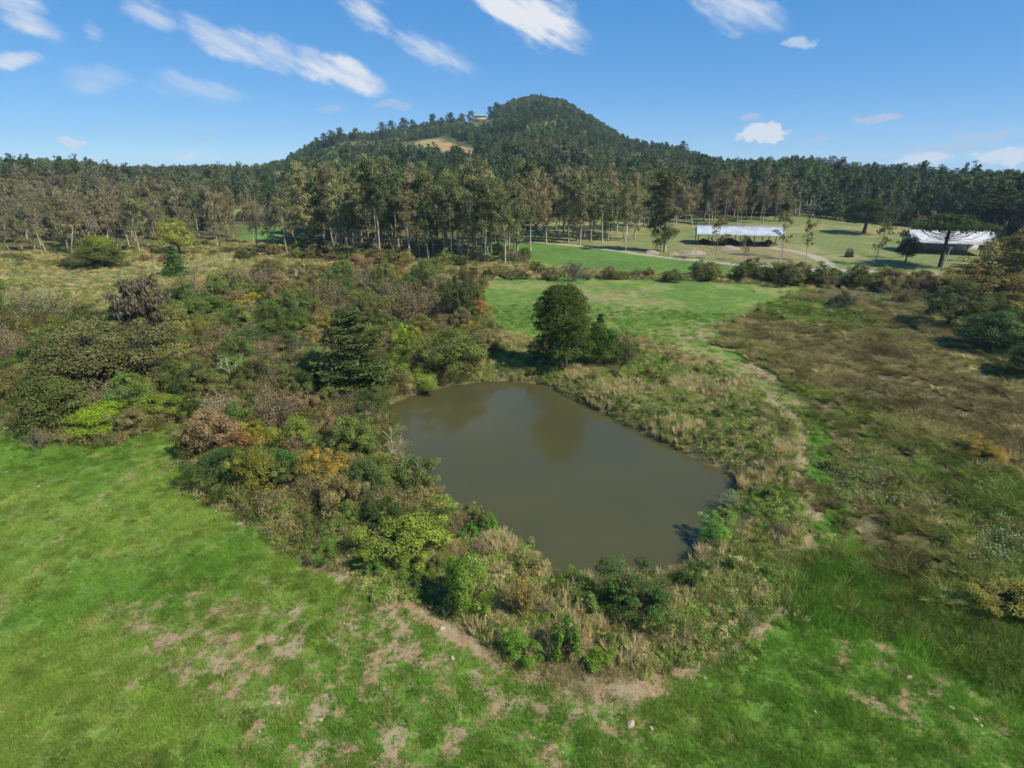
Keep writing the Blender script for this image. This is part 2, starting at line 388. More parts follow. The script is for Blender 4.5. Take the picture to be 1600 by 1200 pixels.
def plain_material(name, c0, c1, scale=1.5, rough=.8, metallic=0.0, lo=.35, hi=.7):
    m, N, L = new_mat(name)
    tc = N.new('ShaderNodeTexCoord')
    nz = nd(N, 'ShaderNodeTexNoise', Scale=scale, Detail=5.0, Roughness=.6); L.new(tc.outputs['Object'], nz.inputs['Vector'])
    c = mixrgb(N, L, ramp(N, L, nz.outputs['Fac'], lo, hi), c0, c1)
    b = nd(N, 'ShaderNodeBsdfPrincipled', Roughness=rough, Metallic=metallic)
    L.new(c, b.inputs['Base Color'])
    o = N.new('ShaderNodeOutputMaterial'); L.new(b.outputs[0], o.inputs['Surface'])
    return m
M_LEAF = leaf_material('foliage', .25, .9, 1.58)
M_GRASS = leaf_material('grass_blades', .4, .6, 1.75)
M_NEEDLE = leaf_material('needles', .2, .8, 1.55)
M_FLOWER = plain_material('white_petals', S(225, 222, 200), S(238, 236, 222))
M_EUC = bark_material('eucalyptus_bark', S(188, 176, 156), S(128, 112, 92), 1.3)
M_BARK = bark_material('brown_bark', S(96, 84, 68), S(62, 52, 42), 3)
M_GREYBARK = bark_material('grey_twigs', S(126, 119, 98), S(96, 90, 72), 3)
M_DEAD = bark_material('bleached_wood', S(196, 186, 166), S(158, 148, 130), 4)
M_MOSSY = bark_material('moss_hung_wood', S(92, 86, 74), S(64, 58, 50), 4)

# ------------------------------------------------------------------ mesh building
def mk_mesh(name, V, F, mat, attrs=None, smooth=False):
    """V (n,3), F list of (k,3|4) arrays -> mesh"""
    me = bpy.data.meshes.new(name)
    V = np.asarray(V, np.float32)
    fs = [np.asarray(f, np.int32) for f in (F if isinstance(F, list) else [F]) if len(f)]
    me.vertices.add(len(V)); me.vertices.foreach_set('co', V.ravel())
    loops = np.concatenate([f.ravel() for f in fs]); tot = np.concatenate([np.full(len(f), f.shape[1], np.int32) for f in fs])
    st = np.concatenate([[0], np.cumsum(tot)[:-1]]).astype(np.int32)
    me.loops.add(len(loops)); me.loops.foreach_set('vertex_index', loops)
    me.polygons.add(len(tot)); me.polygons.foreach_set('loop_start', st)
    me.update(calc_edges=True)
    for k, v in (attrs or {}).items():
        a = me.attributes.new(k, 'FLOAT', 'FACE'); a.data.foreach_set('value', np.asarray(v, np.float32))
    if smooth: me.polygons.foreach_set('use_smooth', np.ones(len(tot), bool))
    if mat: me.materials.append(mat)
    me.validate()
    return me

def unit(v):
    return v / (np.linalg.norm(v, axis=-1, keepdims=True) + 1e-9)
def leaf_geo(C, N, ln, wd, rg, jit=.35, droop=0.0):
    """diamond leaves at C facing roughly N"""
    n = len(C)
    N = unit(N + rg.normal(0, jit, (n, 3)))
    t = rg.normal(0, 1, (n, 3)); t[:, 2] -= droop
    t = unit(t - N * (t * N).sum(1, keepdims=True)); b = np.cross(N, t)
    l = (ln * rg.uniform(.65, 1.35, n))[:, None] / 2; w = (wd * rg.uniform(.65, 1.35, n))[:, None] / 2
    V = np.stack([C - t * l, C + b * w, C + t * l, C - b * w], 1).reshape(-1, 3)
    F = np.arange(4 * n).reshape(n, 4)
    return V, F
def clump_leaves(cent, rad, per, ln, wd, rg, squash=.75, droop=0.0, clump_var=.5, up=.35, jit=.5):
    """leaf shells round clump centres; returns V, F, lv, lh"""
    k = len(cent); rad = np.broadcast_to(rad, (k,))
    idx = np.repeat(np.arange(k), per)
    d = unit(rg.normal(0, 1, (len(idx), 3))); d[:, 2] = np.where(rg.random(len(idx)) < .6, np.abs(d[:, 2]), d[:, 2])
    rr = rad[idx] * rg.uniform(.45, 1.08, len(idx)) ** .6
    C = cent[idx] + d * rr[:, None] * np.array([1, 1, squash])
    N = d + np.array([0, 0, up])
    V, F = leaf_geo(C, N, ln, wd, rg, jit, droop)
    cv = rg.random(k)[idx]
    lv = np.clip(cv * clump_var + rg.random(len(idx)) * (1 - clump_var), 0, 1)
    lh = np.clip(rg.random(k)[idx] * .6 + rg.random(len(idx)) * .5 - .25, 0, 1)
    return V, F, lv, lh
def tube(P, rad, sides=5):
    P = np.asarray(P, float); n = len(P); rad = np.broadcast_to(rad, (n,))
    T = np.gradient(P, axis=0); T = unit(T)
    ref = np.array([1., .13, 0]) if abs(T[0][0]) < .8 else np.array([0, 1., .1])
    B = unit(np.cross(T, ref)); A = np.cross(B, T)
    an = np.linspace(0, 2 * np.pi, sides, endpoint=False)
    V = (P[:, None] + rad[:, None, None] * (A[:, None] * np.cos(an)[None, :, None] + B[:, None] * np.sin(an)[None, :, None])).reshape(-1, 3)
    i = np.arange(n - 1)[:, None] * sides; j = np.arange(sides)[None]
    F = np.stack([i + j, i + (j + 1) % sides, i + sides + (j + 1) % sides, i + sides + j], -1).reshape(-1, 4)
    return V, F
class Geo:
    def __init__(s): s.V, s.F, s.n, s.a = [], [], 0, {}
    def add(s, V, F, **a):
        s.V.append(V); s.F.append(np.asarray(F) + s.n); s.n += len(V)
        for k, v in a.items(): s.a.setdefault(k, []).append(np.broadcast_to(v, (len(F),)))
    def mesh(s, name, mat, smooth=False):
        q = [f for f in s.F if f.shape[1] == 4]; t = [f for f in s.F if f.shape[1] == 3]
        at = {k: np.concatenate(v) for k, v in s.a.items()} if not (q and t) else None
        return mk_mesh(name, np.concatenate(s.V), ([np.concatenate(q)] if q else []) + ([np.concatenate(t)] if t else []), mat, at, smooth)
def wander(p0, d, ln, seg, rg, wob, lift=0.0):
    P = [np.array(p0, float)]; d = unit(np.array(d, float))
    for _ in range(seg):
        d = unit(d + rg.normal(0, wob, 3) + np.array([0, 0, lift])); P.append(P[-1] + d * ln / seg)
    return np.array(P)
def ribbon(P, w, rg):
    """flat tapering blade along the path P"""
    P = np.asarray(P); n = len(P); T = unit(np.gradient(P, axis=0)); s = unit(np.cross(T, rg.normal(0, 1, 3)))
    ww = (w * np.linspace(1, .25, n))[:, None] / 2
    V = np.stack([P - s * ww, P + s * ww], 1).reshape(-1, 3)
    i = np.arange(n - 1)[:, None] * 2
    return V, (i + np.array([[0, 1, 3, 2]]))

# --- plant shapes: each returns (wood mesh, foliage mesh) standing on the origin
def eucalyptus(seed, h=28., bare=.42, limbs=13, per=58, spread=.17, leaf=.62, thin=1.0, crook=.02, coarse=1.0):
    rg = np.random.default_rng(seed); w = Geo(); g = Geo()
    T = wander((0, 0, -.3), (rg.normal(0, .03), rg.normal(0, .03), 1), h * .93, 9, rg, crook, .01)
    rr = np.linspace(.36, .09, 10) * h / 28; rr[0] *= 1.4
    w.add(*tube(T, rr, 6))
    cents, rads = [], []
    for k in range(limbs):
        f = bare + (1 - bare) * (k + rg.random()) / limbs * .97
        i = min(int(f * 9), 8); p = T[i] + (T[i + 1] - T[i]) * (f * 9 - i)
        an = k * 2.4 + rg.uniform(-.6, .6); tilt = rg.uniform(.5, 1.05) * (1.15 - .5 * f)
        L = h * spread * rg.uniform(.45, 1.35) * (1.15 - .5 * abs(f - .7))
        P = wander(p, (math.cos(an) * math.sin(tilt), math.sin(an) * math.sin(tilt), math.cos(tilt)), L, 5, rg, .16, .06)
        w.add(*tube(P, np.linspace(.11, .025, 6) * h / 28, 4))
        for q in range(rg.integers(3, 6)):
            u = rg.uniform(.45, 1.05); ii = min(int(u * 5), 4)
            c = P[ii] + (P[ii + 1] - P[ii]) * (u * 5 - ii) + rg.normal(0, .035 * h, 3) * np.array([1, 1, .8])
            if rg.random() < .35: w.add(*tube(np.array([P[ii], (P[ii] + c) / 2 + rg.normal(0, .2, 3), c]), np.array([.04, .03, .02]), 3))
            cents.append(c); rads.append(h * rg.uniform(.026, .072))
    for q in range(4):
        cents.append(T[-1] + rg.normal(0, .025 * h, 3)); rads.append(h * .045)
    V, F, lv, lh = clump_leaves(np.array(cents), np.array(rads), int(per * thin), leaf, leaf * .5, rg, .95, 1.2, .55)
    g.add(V, F, lv=lv, lh=lh)
    return w.mesh('eucalyptus_trunk', M_EUC, True), g.mesh('eucalyptus_crown', M_LEAF)
def broadleaf(seed, rx=2.5, h=4.0, nclump=42, per=110, leaf=.2, open_=.0, base=.08, bark=None, top=1.0, trunk=0.0):
    """a leafy shrub or round tree: stems splay from the ground into an uneven dome of clumps"""
    rg = np.random.default_rng(seed); w = Geo(); g = Geo()
    lob = [(rg.uniform(0, 6.28), rg.uniform(.0, 1.1), rg.uniform(.45, 1.4)) for _ in range(9)]
    C, Rr = [], []
    for k in range(nclump):
        an = rg.uniform(0, 6.28); zf = rg.uniform(-.75, 1.0)
        rho = math.sqrt(max(0, 1 - zf * zf)) if zf > 0 else 1.0 - .25 * zf * zf
        s = 1.0
        for la, lz, ls in lob:
            dd = math.cos(an - la) * rho + (zf * lz)
            if dd > .55: s *= (1 + (ls - 1) * (dd - .55) * 1.8)
        rad = rg.uniform(.5, 1.0) * s * (1.22 if rg.random() < .12 else 1)
        zc = h * (base + trunk + (1 - base - trunk) * .5) + zf * h * (1 - base - trunk) * .46 * (s if zf > 0 else 1)
        C.append((math.cos(an) * rho * rx * rad, math.sin(an) * rho * rx * rad, max(zc, .12 * h))); Rr.append(rx * rg.uniform(.13, .33))
    C = np.array(C); Rr = np.array(Rr)
    st = rg.integers(3, 6) if not trunk else 1
    hubs = []
    for q in range(st):
        an = q / st * 6.28 + rg.random(); tl = .35 if not trunk else .04
        P = wander((math.cos(an) * .1, math.sin(an) * .1, -.2), (math.cos(an) * tl, math.sin(an) * tl, 1), h * max(.35, trunk + .15), 4, rg, .1)
        w.add(*tube(P, np.linspace(.05, .03, 5) * max(h, 2) * (.55 if not trunk else 1.1), 5)); hubs.append(P[-1])
    for c in C[: min(nclump, 34)]:
        hb = hubs[np.argmin([np.linalg.norm(q - c) for q in hubs])]
        mid = (hb + c) / 2 + rg.normal(0, .06 * h, 3)
        w.add(*tube(np.array([hb, mid, c]), np.array([.018, .013, .006]) * h, 3))
    V, F, lv, lh = clump_leaves(C, Rr, per, leaf, leaf * .62, rg, .8, 0, .5)
    keep = V.reshape(-1, 4, 3)[:, :, 2].min(1) > .02
    V = V.reshape(-1, 4, 3)[keep].reshape(-1, 3); F = np.arange(len(V)).reshape(-1, 4); lv = lv[keep]; lh = lh[keep]
    g.add(V, F, lv=lv, lh=lh)
    return w.mesh('shrub_stems', bark or M_BARK, True), g.mesh('shrub_foliage', M_LEAF)
def twiggy(seed, rx=2.0, h=3.5, stems=14, sub=9, leafn=900, leaf=.13, bark=None, wt=.035):
    """a thin half-bare bush: many grey twigs with a scatter of small leaves"""
    rg = np.random.default_rng(seed); w = Geo(); g = Geo(); tips = []
    for k in range(stems):
        an = rg.uniform(0, 6.28); tl = rg.uniform(.1, .95) * rx / h * 1.6
        P = wander((rg.normal(0, .15), rg.normal(0, .15), -.1), (math.cos(an) * tl, math.sin(an) * tl, 1), h * rg.uniform(.6, 1.02), 5, rg, .13)
        w.add(*tube(P, np.linspace(.05, .012, 6) * h / 3.5, 3))
        for q in range(sub):
            u = rg.uniform(.25, 1); i = min(int(u * 5), 4); p = P[i] + (P[i + 1] - P[i]) * (u * 5 - i)
            d = unit(P[i + 1] - P[i]) + rg.normal(0, .55, 3)
            Q = wander(p, d, h * rg.uniform(.14, .32), 3, rg, .2, .05)
            w.add(*ribbon(Q, wt, rg)); tips.append(Q)
            for s in range(3):
                j = rg.integers(1, 4); w.add(*ribbon(wander(Q[j], unit(Q[j] - Q[j - 1]) + rg.normal(0, .7, 3), h * rg.uniform(.06, .14), 2, rg, .2), wt * .7, rg))
    if leafn:
        T = np.concatenate(tips); C = T[rg.integers(0, len(T), leafn)] + rg.normal(0, .06 * h, (leafn, 3))
        V, F = leaf_geo(C, unit(rg.normal(0, 1, (leafn, 3)) + np.array([0, 0, .5])), leaf, leaf * .6, rg)
        g.add(V, F, lv=rg.random(leafn), lh=rg.random(leafn))
    return w.mesh('bush_twigs', bark or M_GREYBARK), (g.mesh('bush_leaves', M_LEAF) if leafn else None)
def conifer(seed, h=12., rmax=4.2, whorls=15, dense=26, start=.08, power=.7, ln=.42, upturn=.1):
    rg = np.random.default_rng(seed); w = Geo(); g = Geo()
    T = wander((0, 0, -.3), (0, 0, 1), h, 8, rg, .02); w.add(*tube(T, np.linspace(.22, .03, 9) * h / 12, 6))
    for k in range(whorls):
        f = start + (1 - start) * k / whorls; nb = rg.integers(5, 8)
        L = rmax * (1 - f) ** power * rg.uniform(.75, 1.15) + .25
        for q in range(nb):
            an = q / nb * 6.28 + rg.uniform(-.3, .3) + k
            p = (0, 0, f * h + rg.uniform(-.15, .15))
            P = wander(p, (math.cos(an), math.sin(an), rg.uniform(-.12, .16)), L * rg.uniform(.7, 1.1), 5, rg, .07, upturn * .5)
            w.add(*tube(P, np.linspace(.06, .012, 6) * h / 12, 3))
            n = int(dense * max(L, .6)); u = rg.uniform(.2, 1.03, n) * 5; i = np.minimum(u.astype(int), 4)
            C = P[i] + (P[i + 1] - P[i]) * (u - i)[:, None]
            side = np.array([-math.sin(an), math.cos(an), 0]); wid = L * .26 * (1.1 - (u / 5) * .6)
            off = rg.normal(0, 1, n); C = C + side * (off * wid)[:, None] + np.array([0, 0, 1]) * (rg.normal(.05, .1, n) - .1 * np.abs(off) * wid)[:, None]
            V, F = leaf_geo(C, np.tile([0, 0, 1.], (n, 1)), ln, ln * .42, rg, .5)
            lv = np.clip(rg.random() * .5 + rg.random(n) * .5, 0, 1)
            g.add(V, F, lv=lv, lh=rg.random(n) * .4)
    return w.mesh('conifer_trunk', M_BARK, True), g.mesh('conifer_crown', M_NEEDLE)
def araucaria(seed, h=12., rx=3.6, umbrella=False, leaf=.26, clumps=64, per=120, lo=.35):
    """crown of brush-like tufts at the ends of curved boughs: a dome when young, a flat parasol when old"""
    rg = np.random.default_rng(seed); w = Geo(); g = Geo()
    T = wander((0, 0, -.3), (0, 0, 1), h * (.93 if umbrella else .95), 6, rg, .015)
    w.add(*tube(T, np.linspace(.34, .16, 7) * h / 14, 7))
    C, Rr = [], []
    for k in range(clumps):
        an = k * 2.399; f = (k + .5) / clumps
        if umbrella:
            rr = rx * math.sqrt(f) * rg.uniform(.8, 1.08); z = h * (.74 + .2 * (1 - f) + rg.uniform(-.06, .05)); z0 = h * (.5 + .3 * (1 - f))
        else:
            th = f * math.pi * .68
            rr = rx * math.sin(th) ** .65 * rg.uniform(.8, 1.05); z = h * (lo + (1 - lo) * (.4 + .52 * math.cos(th))) + rg.uniform(-.3, .3); z0 = max(h * lo, z - .3 * rr)
        c = np.array([rr * math.cos(an), rr * math.sin(an), z])
        w.add(*tube(np.array([[0, 0, z0], c * np.array([.6, .6, 0]) + np.array([0, 0, z0 + .25 * (z - z0)]), c]), np.array([.075, .05, .03]) * h / 14, 4))
        C.append(c); Rr.append(rx * (.23 if not umbrella else .24) * rg.uniform(.8, 1.25))
        if umbrella or rg.random() < .5: C.append(c * np.array([.72, .72, 1]) - np.array([0, 0, .03 * h])); Rr.append(rx * .13)
    V, F, lv, lh = clump_leaves(np.array(C), np.array(Rr), per, leaf * 1.5, leaf * .45, rg,   .85, 0, .5, .4, .8)
    g.add(V, F, lv=lv, lh=lh)
    return w.mesh('araucaria_trunk', M_BARK, True), g.mesh('araucaria_crown', M_NEEDLE)
def deadtree(seed, h=4.5, levels=4, mat=None, spread=.55, r0=.075):
    rg = np.random.default_rng(seed); w = Geo()
    def br(p, d, L, r, lev):
        P = wander(p, d, L, 4, rg, .12, .03); w.add(*tube(P, np.linspace(r, r * .55, 5), 5 if lev > 2 else 3))
        if lev <= 0: return
        for q in range(rg.integers(3, 5)):
            i = rg.integers(2, 5) if q else 4
            dd = unit(P[i] - P[i - 1]) + rg.normal(0, spread, 3); br(P[i], dd, L * rg.uniform(.5, .75), r * .55, lev - 1)
    br((0, 0, -.2), (.05, 0, 1), h * .42, r0, levels)
    return w.mesh('dead_branches', mat or M_DEAD, True), None
def tuft(seed, n=60, h=1.4, rad=.35, lean=.35, width=.035, curl=.5, seg=3):
    """a clump of upright or arching blades"""
    rg = np.random.default_rng(seed); g = Geo()
    for k in range(n):
        an = rg.uniform(0, 6.28); p = np.array([math.cos(an), math.sin(an), 0]) * rad * math.sqrt(rg.random()) * .6
        hh = h * rg.uniform(.55, 1.1); an += rg.normal(0, .5); out = np.array([math.cos(an), math.sin(an), 0]) * lean * rg.uniform(.3, 1.3)
        u = np.linspace(0, 1, seg + 1)[:, None]
        P = p + np.array([0, 0, 1]) * hh * (u - curl * .35 * u ** 2) + out * hh * (u * .4 + curl * u ** 2) - np.array([0, 0, .05])
        V, F = ribbon(P, width * rg.uniform(.6, 1.4), rg)
        g.add(V, F, lv=np.full(len(F), rg.random()), lh=np.full(len(F), rg.random()))
    return g.mesh('blade_clump', M_GRASS)
def grass_patch(seed, n=150, rad=.55, h=.16, width=.022):
    rg = np.random.default_rng(seed)
    an = rg.uniform(0, 6.28, n); r = rad * np.sqrt(rg.random(n)); sub = rg.integers(0, 16, n)
    cc = rg.normal(0, rad * .5, (16, 2))
    b = np.where((rg.random(n) < .6)[:, None], cc[sub] + rg.normal(0, .06, (n, 2)), np.stack([np.cos(an) * r, np.sin(an) * r], 1))
    hh = h * rg.uniform(.5, 1.3, n) * (1 + .5 * rg.random(16)[sub]); lean = rg.normal(0, .55, (n, 2)) * hh[:, None]
    s = rg.normal(0, 1, (n, 2)); s = s / np.linalg.norm(s, axis=1, keepdims=True) * width / 2 * rg.uniform(.7, 1.4, n)[:, None]
    V = np.zeros((n, 3, 3)); V[:, 0, :2] = b - s; V[:, 1, :2] = b + s; V[:, :2, 2] = -.03
    V[:, 2, :2] = b + lean; V[:, 2, 2] = hh
    return mk_mesh('grass_blades', V.reshape(-1, 3), np.arange(3 * n).reshape(n, 3), M_GRASS, {'lv': np.clip(rg.random(16)[sub] * .5 + rg.random(n) * .5, 0, 1), 'lh': rg.random(n)})
def herb(seed, n=460, rad=.5, h=.5, leaf=.075):
    rg = np.random.default_rng(seed)
    c = np.stack([rg.normal(0, rad * .5, 9), rg.normal(0, rad * .5, 9), rg.uniform(.05, h * .6, 9)], 1)
    V, F, lv, lh = clump_leaves(c, rg.uniform(.5, .9, 9) * rad * .6, n // 9, leaf, leaf * .55, rg, .8, 0, .5)
    V[:, 2] = np.maximum(V[:, 2], .0)
    return mk_mesh('herb_leaves', V, F, M_LEAF, {'lv': lv, 'lh': lh})
def far_tree(seed, h=14., rx=4.2, clumps=16, per=26, leaf=1.25, tall=.5):
    rg = np.random.default_rng(seed); g = Geo(); C = []; Rr = []
    for k in range(clumps):
        z = .1 + .86 * (k + rg.random()) / clumps; pr = math.sin(min(1, z * .82 + .18) * math.pi) ** tall
        an = k * 2.4 + rg.uniform(-.7, .7); rr = rx * pr * rg.uniform(.15, .8)
        C.append((math.cos(an) * rr, math.sin(an) * rr, h * z * .93)); Rr.append(rx * rg.uniform(.34, .55) * (.65 + .35 * pr))
    V, F, lv, lh = clump_leaves(np.array(C), np.array(Rr), per, leaf, leaf * .62, rg, .9, .3, .5)
    g.add(V, F, lv=lv, lh=lh)
    return g.mesh('far_crown', M_LEAF)

# --- object helpers
def tag(o, label, cat, group=None, kind=None):
    o['label'] = label; o['category'] = cat
    if group: o['group'] = group
    if kind: o['kind'] = kind
    return o
def child(name, me, parent, loc=(0, 0, 0), rot=(0, 0, 0), scl=(1, 1, 1), tint=None):
    o = bpy.data.objects.new(name, me); COL.objects.link(o); o.parent = parent
    o.location, o.rotation_euler, o.scale = loc, rot, scl
    if tint is not None: o['tint'] = [float(t) for t in tint]
    return o
def empty(name, loc, rz=0.0, scl=(1, 1, 1)):
    e = bpy.data.objects.new(name, None); COL.objects.link(e); e.location = loc; e.rotation_euler = (0, 0, rz); e.scale = scl
    e.empty_display_size = .2
    return e
def plant(name, label, cat, shape, xy, scl, tint, group=None, rz=None, parts=('trunk', 'crown'), lean=(0, 0)):
    """one plant: an Empty on the ground that parents its wood and its foliage"""
    x, y = xy
    e = empty(name, (x, y, h1(x, y) - .05), R.uniform(0, 6.28) if rz is None else rz, scl if hasattr(scl, '__len__') else (scl,) * 3)
    if lean != (0, 0): e.rotation_euler = (lean[0], lean[1], 0)
    tag(e, label, cat, group)
    wood, leaf = shape
    if wood: child(parts[0], wood, e)
    if leaf: child(parts[1], leaf, e, tint=tint)
    return e
def scatter(name, label, cat, protos, X, Y, scale, tint, idx=None, rz=None, zoff=0.0, tilt=.08):
    """uncountable ground cover: one object that instances the given meshes on points"""
    n = len(X)
    me = bpy.data.meshes.new(name)
    Z = H(X, Y) + zoff
    me.vertices.add(n); me.vertices.foreach_set('co', np.stack([X, Y, Z], 1).astype(np.float32).ravel())
    def at(k, t, v, f='value'):
        a = me.attributes.new(k, t, 'POINT'); a.data.foreach_set(f, np.ascontiguousarray(v).ravel())
    rot = np.stack([R.normal(0, tilt, n), R.normal(0, tilt, n), R.uniform(0, 6.28, n) if rz is None else rz], 1)
    scale = np.asarray(scale, float)
    if scale.ndim == 1: scale = np.repeat(scale[:, None], 3, 1)
    at('rot', 'FLOAT_VECTOR', rot.astype(np.float32), 'vector'); at('scl', 'FLOAT_VECTOR', scale.astype(np.float32), 'vector')
    at('pick', 'INT', (R.integers(0, len(protos), n) if idx is None else idx).astype(np.int32))
    at('tint', 'FLOAT_COLOR', np.concatenate([tint, np.ones((n, 1))], 1).astype(np.float32), 'color')
    o = bpy.data.objects.new(name, me); COL.objects.link(o)
    src = bpy.data.collections.new(name + '_source')
    for i, p in enumerate(protos): src.objects.link(bpy.data.objects.new('%s_source_%02d' % (name, i), p))
    ng = bpy.data.node_groups.new(name + '_nodes', 'GeometryNodeTree')
    ng.interface.new_socket('Geometry', in_out='INPUT', socket_type='NodeSocketGeometry')
    ng.interface.new_socket('Geometry', in_out='OUTPUT', socket_type='NodeSocketGeometry')
    N, L = ng.nodes, ng.links
    gi, go = N.new('NodeGroupInput'), N.new('NodeGroupOutput')
    ci = N.new('GeometryNodeCollectionInfo'); ci.inputs['Collection'].default_value = src
    ci.inputs['Separate Children'].default_value = True; ci.inputs['Reset Children'].default_value = True
    ip = N.new('GeometryNodeInstanceOnPoints'); ip.inputs['Pick Instance'].default_value = True
    L.new(gi.outputs[0], ip.inputs['Points']); L.new(ci.outputs[0], ip.inputs['Instance'])
    for k, t, s in (('rot', 'FLOAT_VECTOR', 'Rotation'), ('scl', 'FLOAT_VECTOR', 'Scale'), ('pick', 'INT', 'Instance Index')):
        a = N.new('GeometryNodeInputNamedAttribute'); a.data_type = t; a.inputs['Name'].default_value = k
        L.new(a.outputs['Attribute'], ip.inputs[s])
    L.new(ip.outputs[0], go.inputs[0])
    md = o.modifiers.new('scatter', 'NODES'); md.node_group = ng
    return tag(o, label, cat, kind='stuff')

# ------------------------------------------------------------------ ground
def build_ground():
    rings = [4.0]
    while rings[-1] < 3000:
        r = rings[-1]; rings.append(r + (max(.2, r * .0085) if r < 400 else r * .015 if r < 1400 else r * .08))
    rings = np.array(rings)
    fine = np.arange(-58, 58.01, .3); side = np.concatenate([np.arange(-180, -58, 3.0), fine, np.arange(61, 180, 3.0)])
    ang = np.radians(side)
    A, Rr = np.meshgrid(ang, rings)
    x = (Rr * np.sin(A)).ravel(); y = (Rr * np.cos(A)).ravel()
    z = H(x, y)
    n, m = len(rings), len(ang)
    V = np.concatenate([np.stack([x, y, z], 1), [[0, 0, h1(0, .01)]]])
    i = np.arange(n - 1)[:, None] * m; j = np.arange(m)[None]; jn = (j + 1) % m
    F = np.stack([i + j, i + jn, i + m + jn, i + m + j], -1).reshape(-1, 4)[:, ::-1]
    c = n * m; j = np.arange(m); cap = np.stack([np.full(m, c), (j + 1) % m, j], 1)
    me = mk_mesh('ground', V, [F, cap], None, smooth=True)
    col = zone_colour(V[:, 0], V[:, 1])
    a = me.attributes.new('base', 'FLOAT_COLOR', 'POINT'); a.data.foreach_set('color', np.concatenate([col, np.ones((len(V), 1))], 1).astype(np.float32).ravel())
    so = np.zeros(len(V)); k = np.hypot(V[:, 0], V[:, 1]) < 300; so[k] = soil_mask(V[k, 0], V[k, 1])
    a = me.attributes.new('soil', 'FLOAT', 'POINT'); a.data.foreach_set('value', so.astype(np.float32))
    rd = np.zeros(len(V)); k = (np.hypot(V[:, 0], V[:, 1]) < 330) & (V[:, 1] > 120); rd[k] = road_mask(V[k, 0], V[k, 1])
    a = me.attributes.new('track', 'FLOAT', 'POINT'); a.data.foreach_set('value', rd.astype(np.float32))
    mt, N, L = new_mat('ground_turf_and_soil')
    at = lambda nm: nd(N, 'ShaderNodeAttribute', attribute_type='GEOMETRY', attribute_name=nm)
    g = N.new('ShaderNodeNewGeometry')
    def noise(sc, det=4.0, ro=.6):
        q = nd(N, 'ShaderNodeTexNoise', Scale=sc, Detail=det, Roughness=ro); L.new(g.outputs['Position'], q.inputs['Vector']); return q.outputs['Fac']
    n1, n2, n3 = noise(.5, 3.0), noise(2.2, 3.0), noise(11.0, 1.0)
    k = mathn(N, L, 'ADD', ramp(N, L, n1, .3, .7, -.16, .16), ramp(N, L, n2, .3, .7, -.22, .22))
    k = mathn(N, L, 'ADD', k, ramp(N, L, n3, .3, .7, .78, 1.2))
    sc = N.new('ShaderNodeVectorMath'); sc.operation = 'SCALE'; L.new(at('base').outputs['Color'], sc.inputs[0]); L.new(k, sc.inputs['Scale'])
    warm = mixrgb(N, L, 1.0, sc.outputs[0], (1.35, .98, .9), 'MULTIPLY')
    c = mixrgb(N, L, ramp(N, L, n1, .48, .72, 0, .55), sc.outputs[0], warm)
    sm = mathn(N, L, 'ADD', at('soil').outputs['Fac'], ramp(N, L, n2, .3, .7, -.4, .4))
    sm = mathn(N, L, 'ADD', sm, ramp(N, L, n3, .3, .7, -.3, .3))
    sm = ramp(N, L, sm, .45, .68)
    scol = mixrgb(N, L, ramp(N, L, n3, .35, .65), tuple(S(158, 136, 104)), tuple(S(130, 106, 78)))
    scol = mixrgb(N, L, ramp(N, L, n1, .42, .62, 0, .7), scol, tuple(S(148, 138, 108)))
    c = mixrgb(N, L, sm, c, scol)
    rcol = mixrgb(N, L, ramp(N, L, n2, .3, .7), tuple(S(176, 166, 148)), tuple(S(150, 138, 116)))
    c = mixrgb(N, L, at('track').outputs['Fac'], c, rcol)
    b = nd(N, 'ShaderNodeBsdfPrincipled', Roughness=.95); b.inputs['Specular IOR Level'].default_value = .1
    L.new(c, b.inputs['Base Color'])
    bp = nd(N, 'ShaderNodeBump', Strength=.8, Distance=.12); L.new(n2, bp.inputs['Height']); L.new(bp.outputs[0], b.inputs['Normal'])
    o = N.new('ShaderNodeOutputMaterial'); L.new(b.outputs[0], o.inputs['Surface'])
    me.materials.append(mt)
    ob = bpy.data.objects.new('ground', me); COL.objects.link(ob)
    tag(ob, 'grassy valley floor rising to a wooded hill', 'ground', kind='structure')
build_ground()

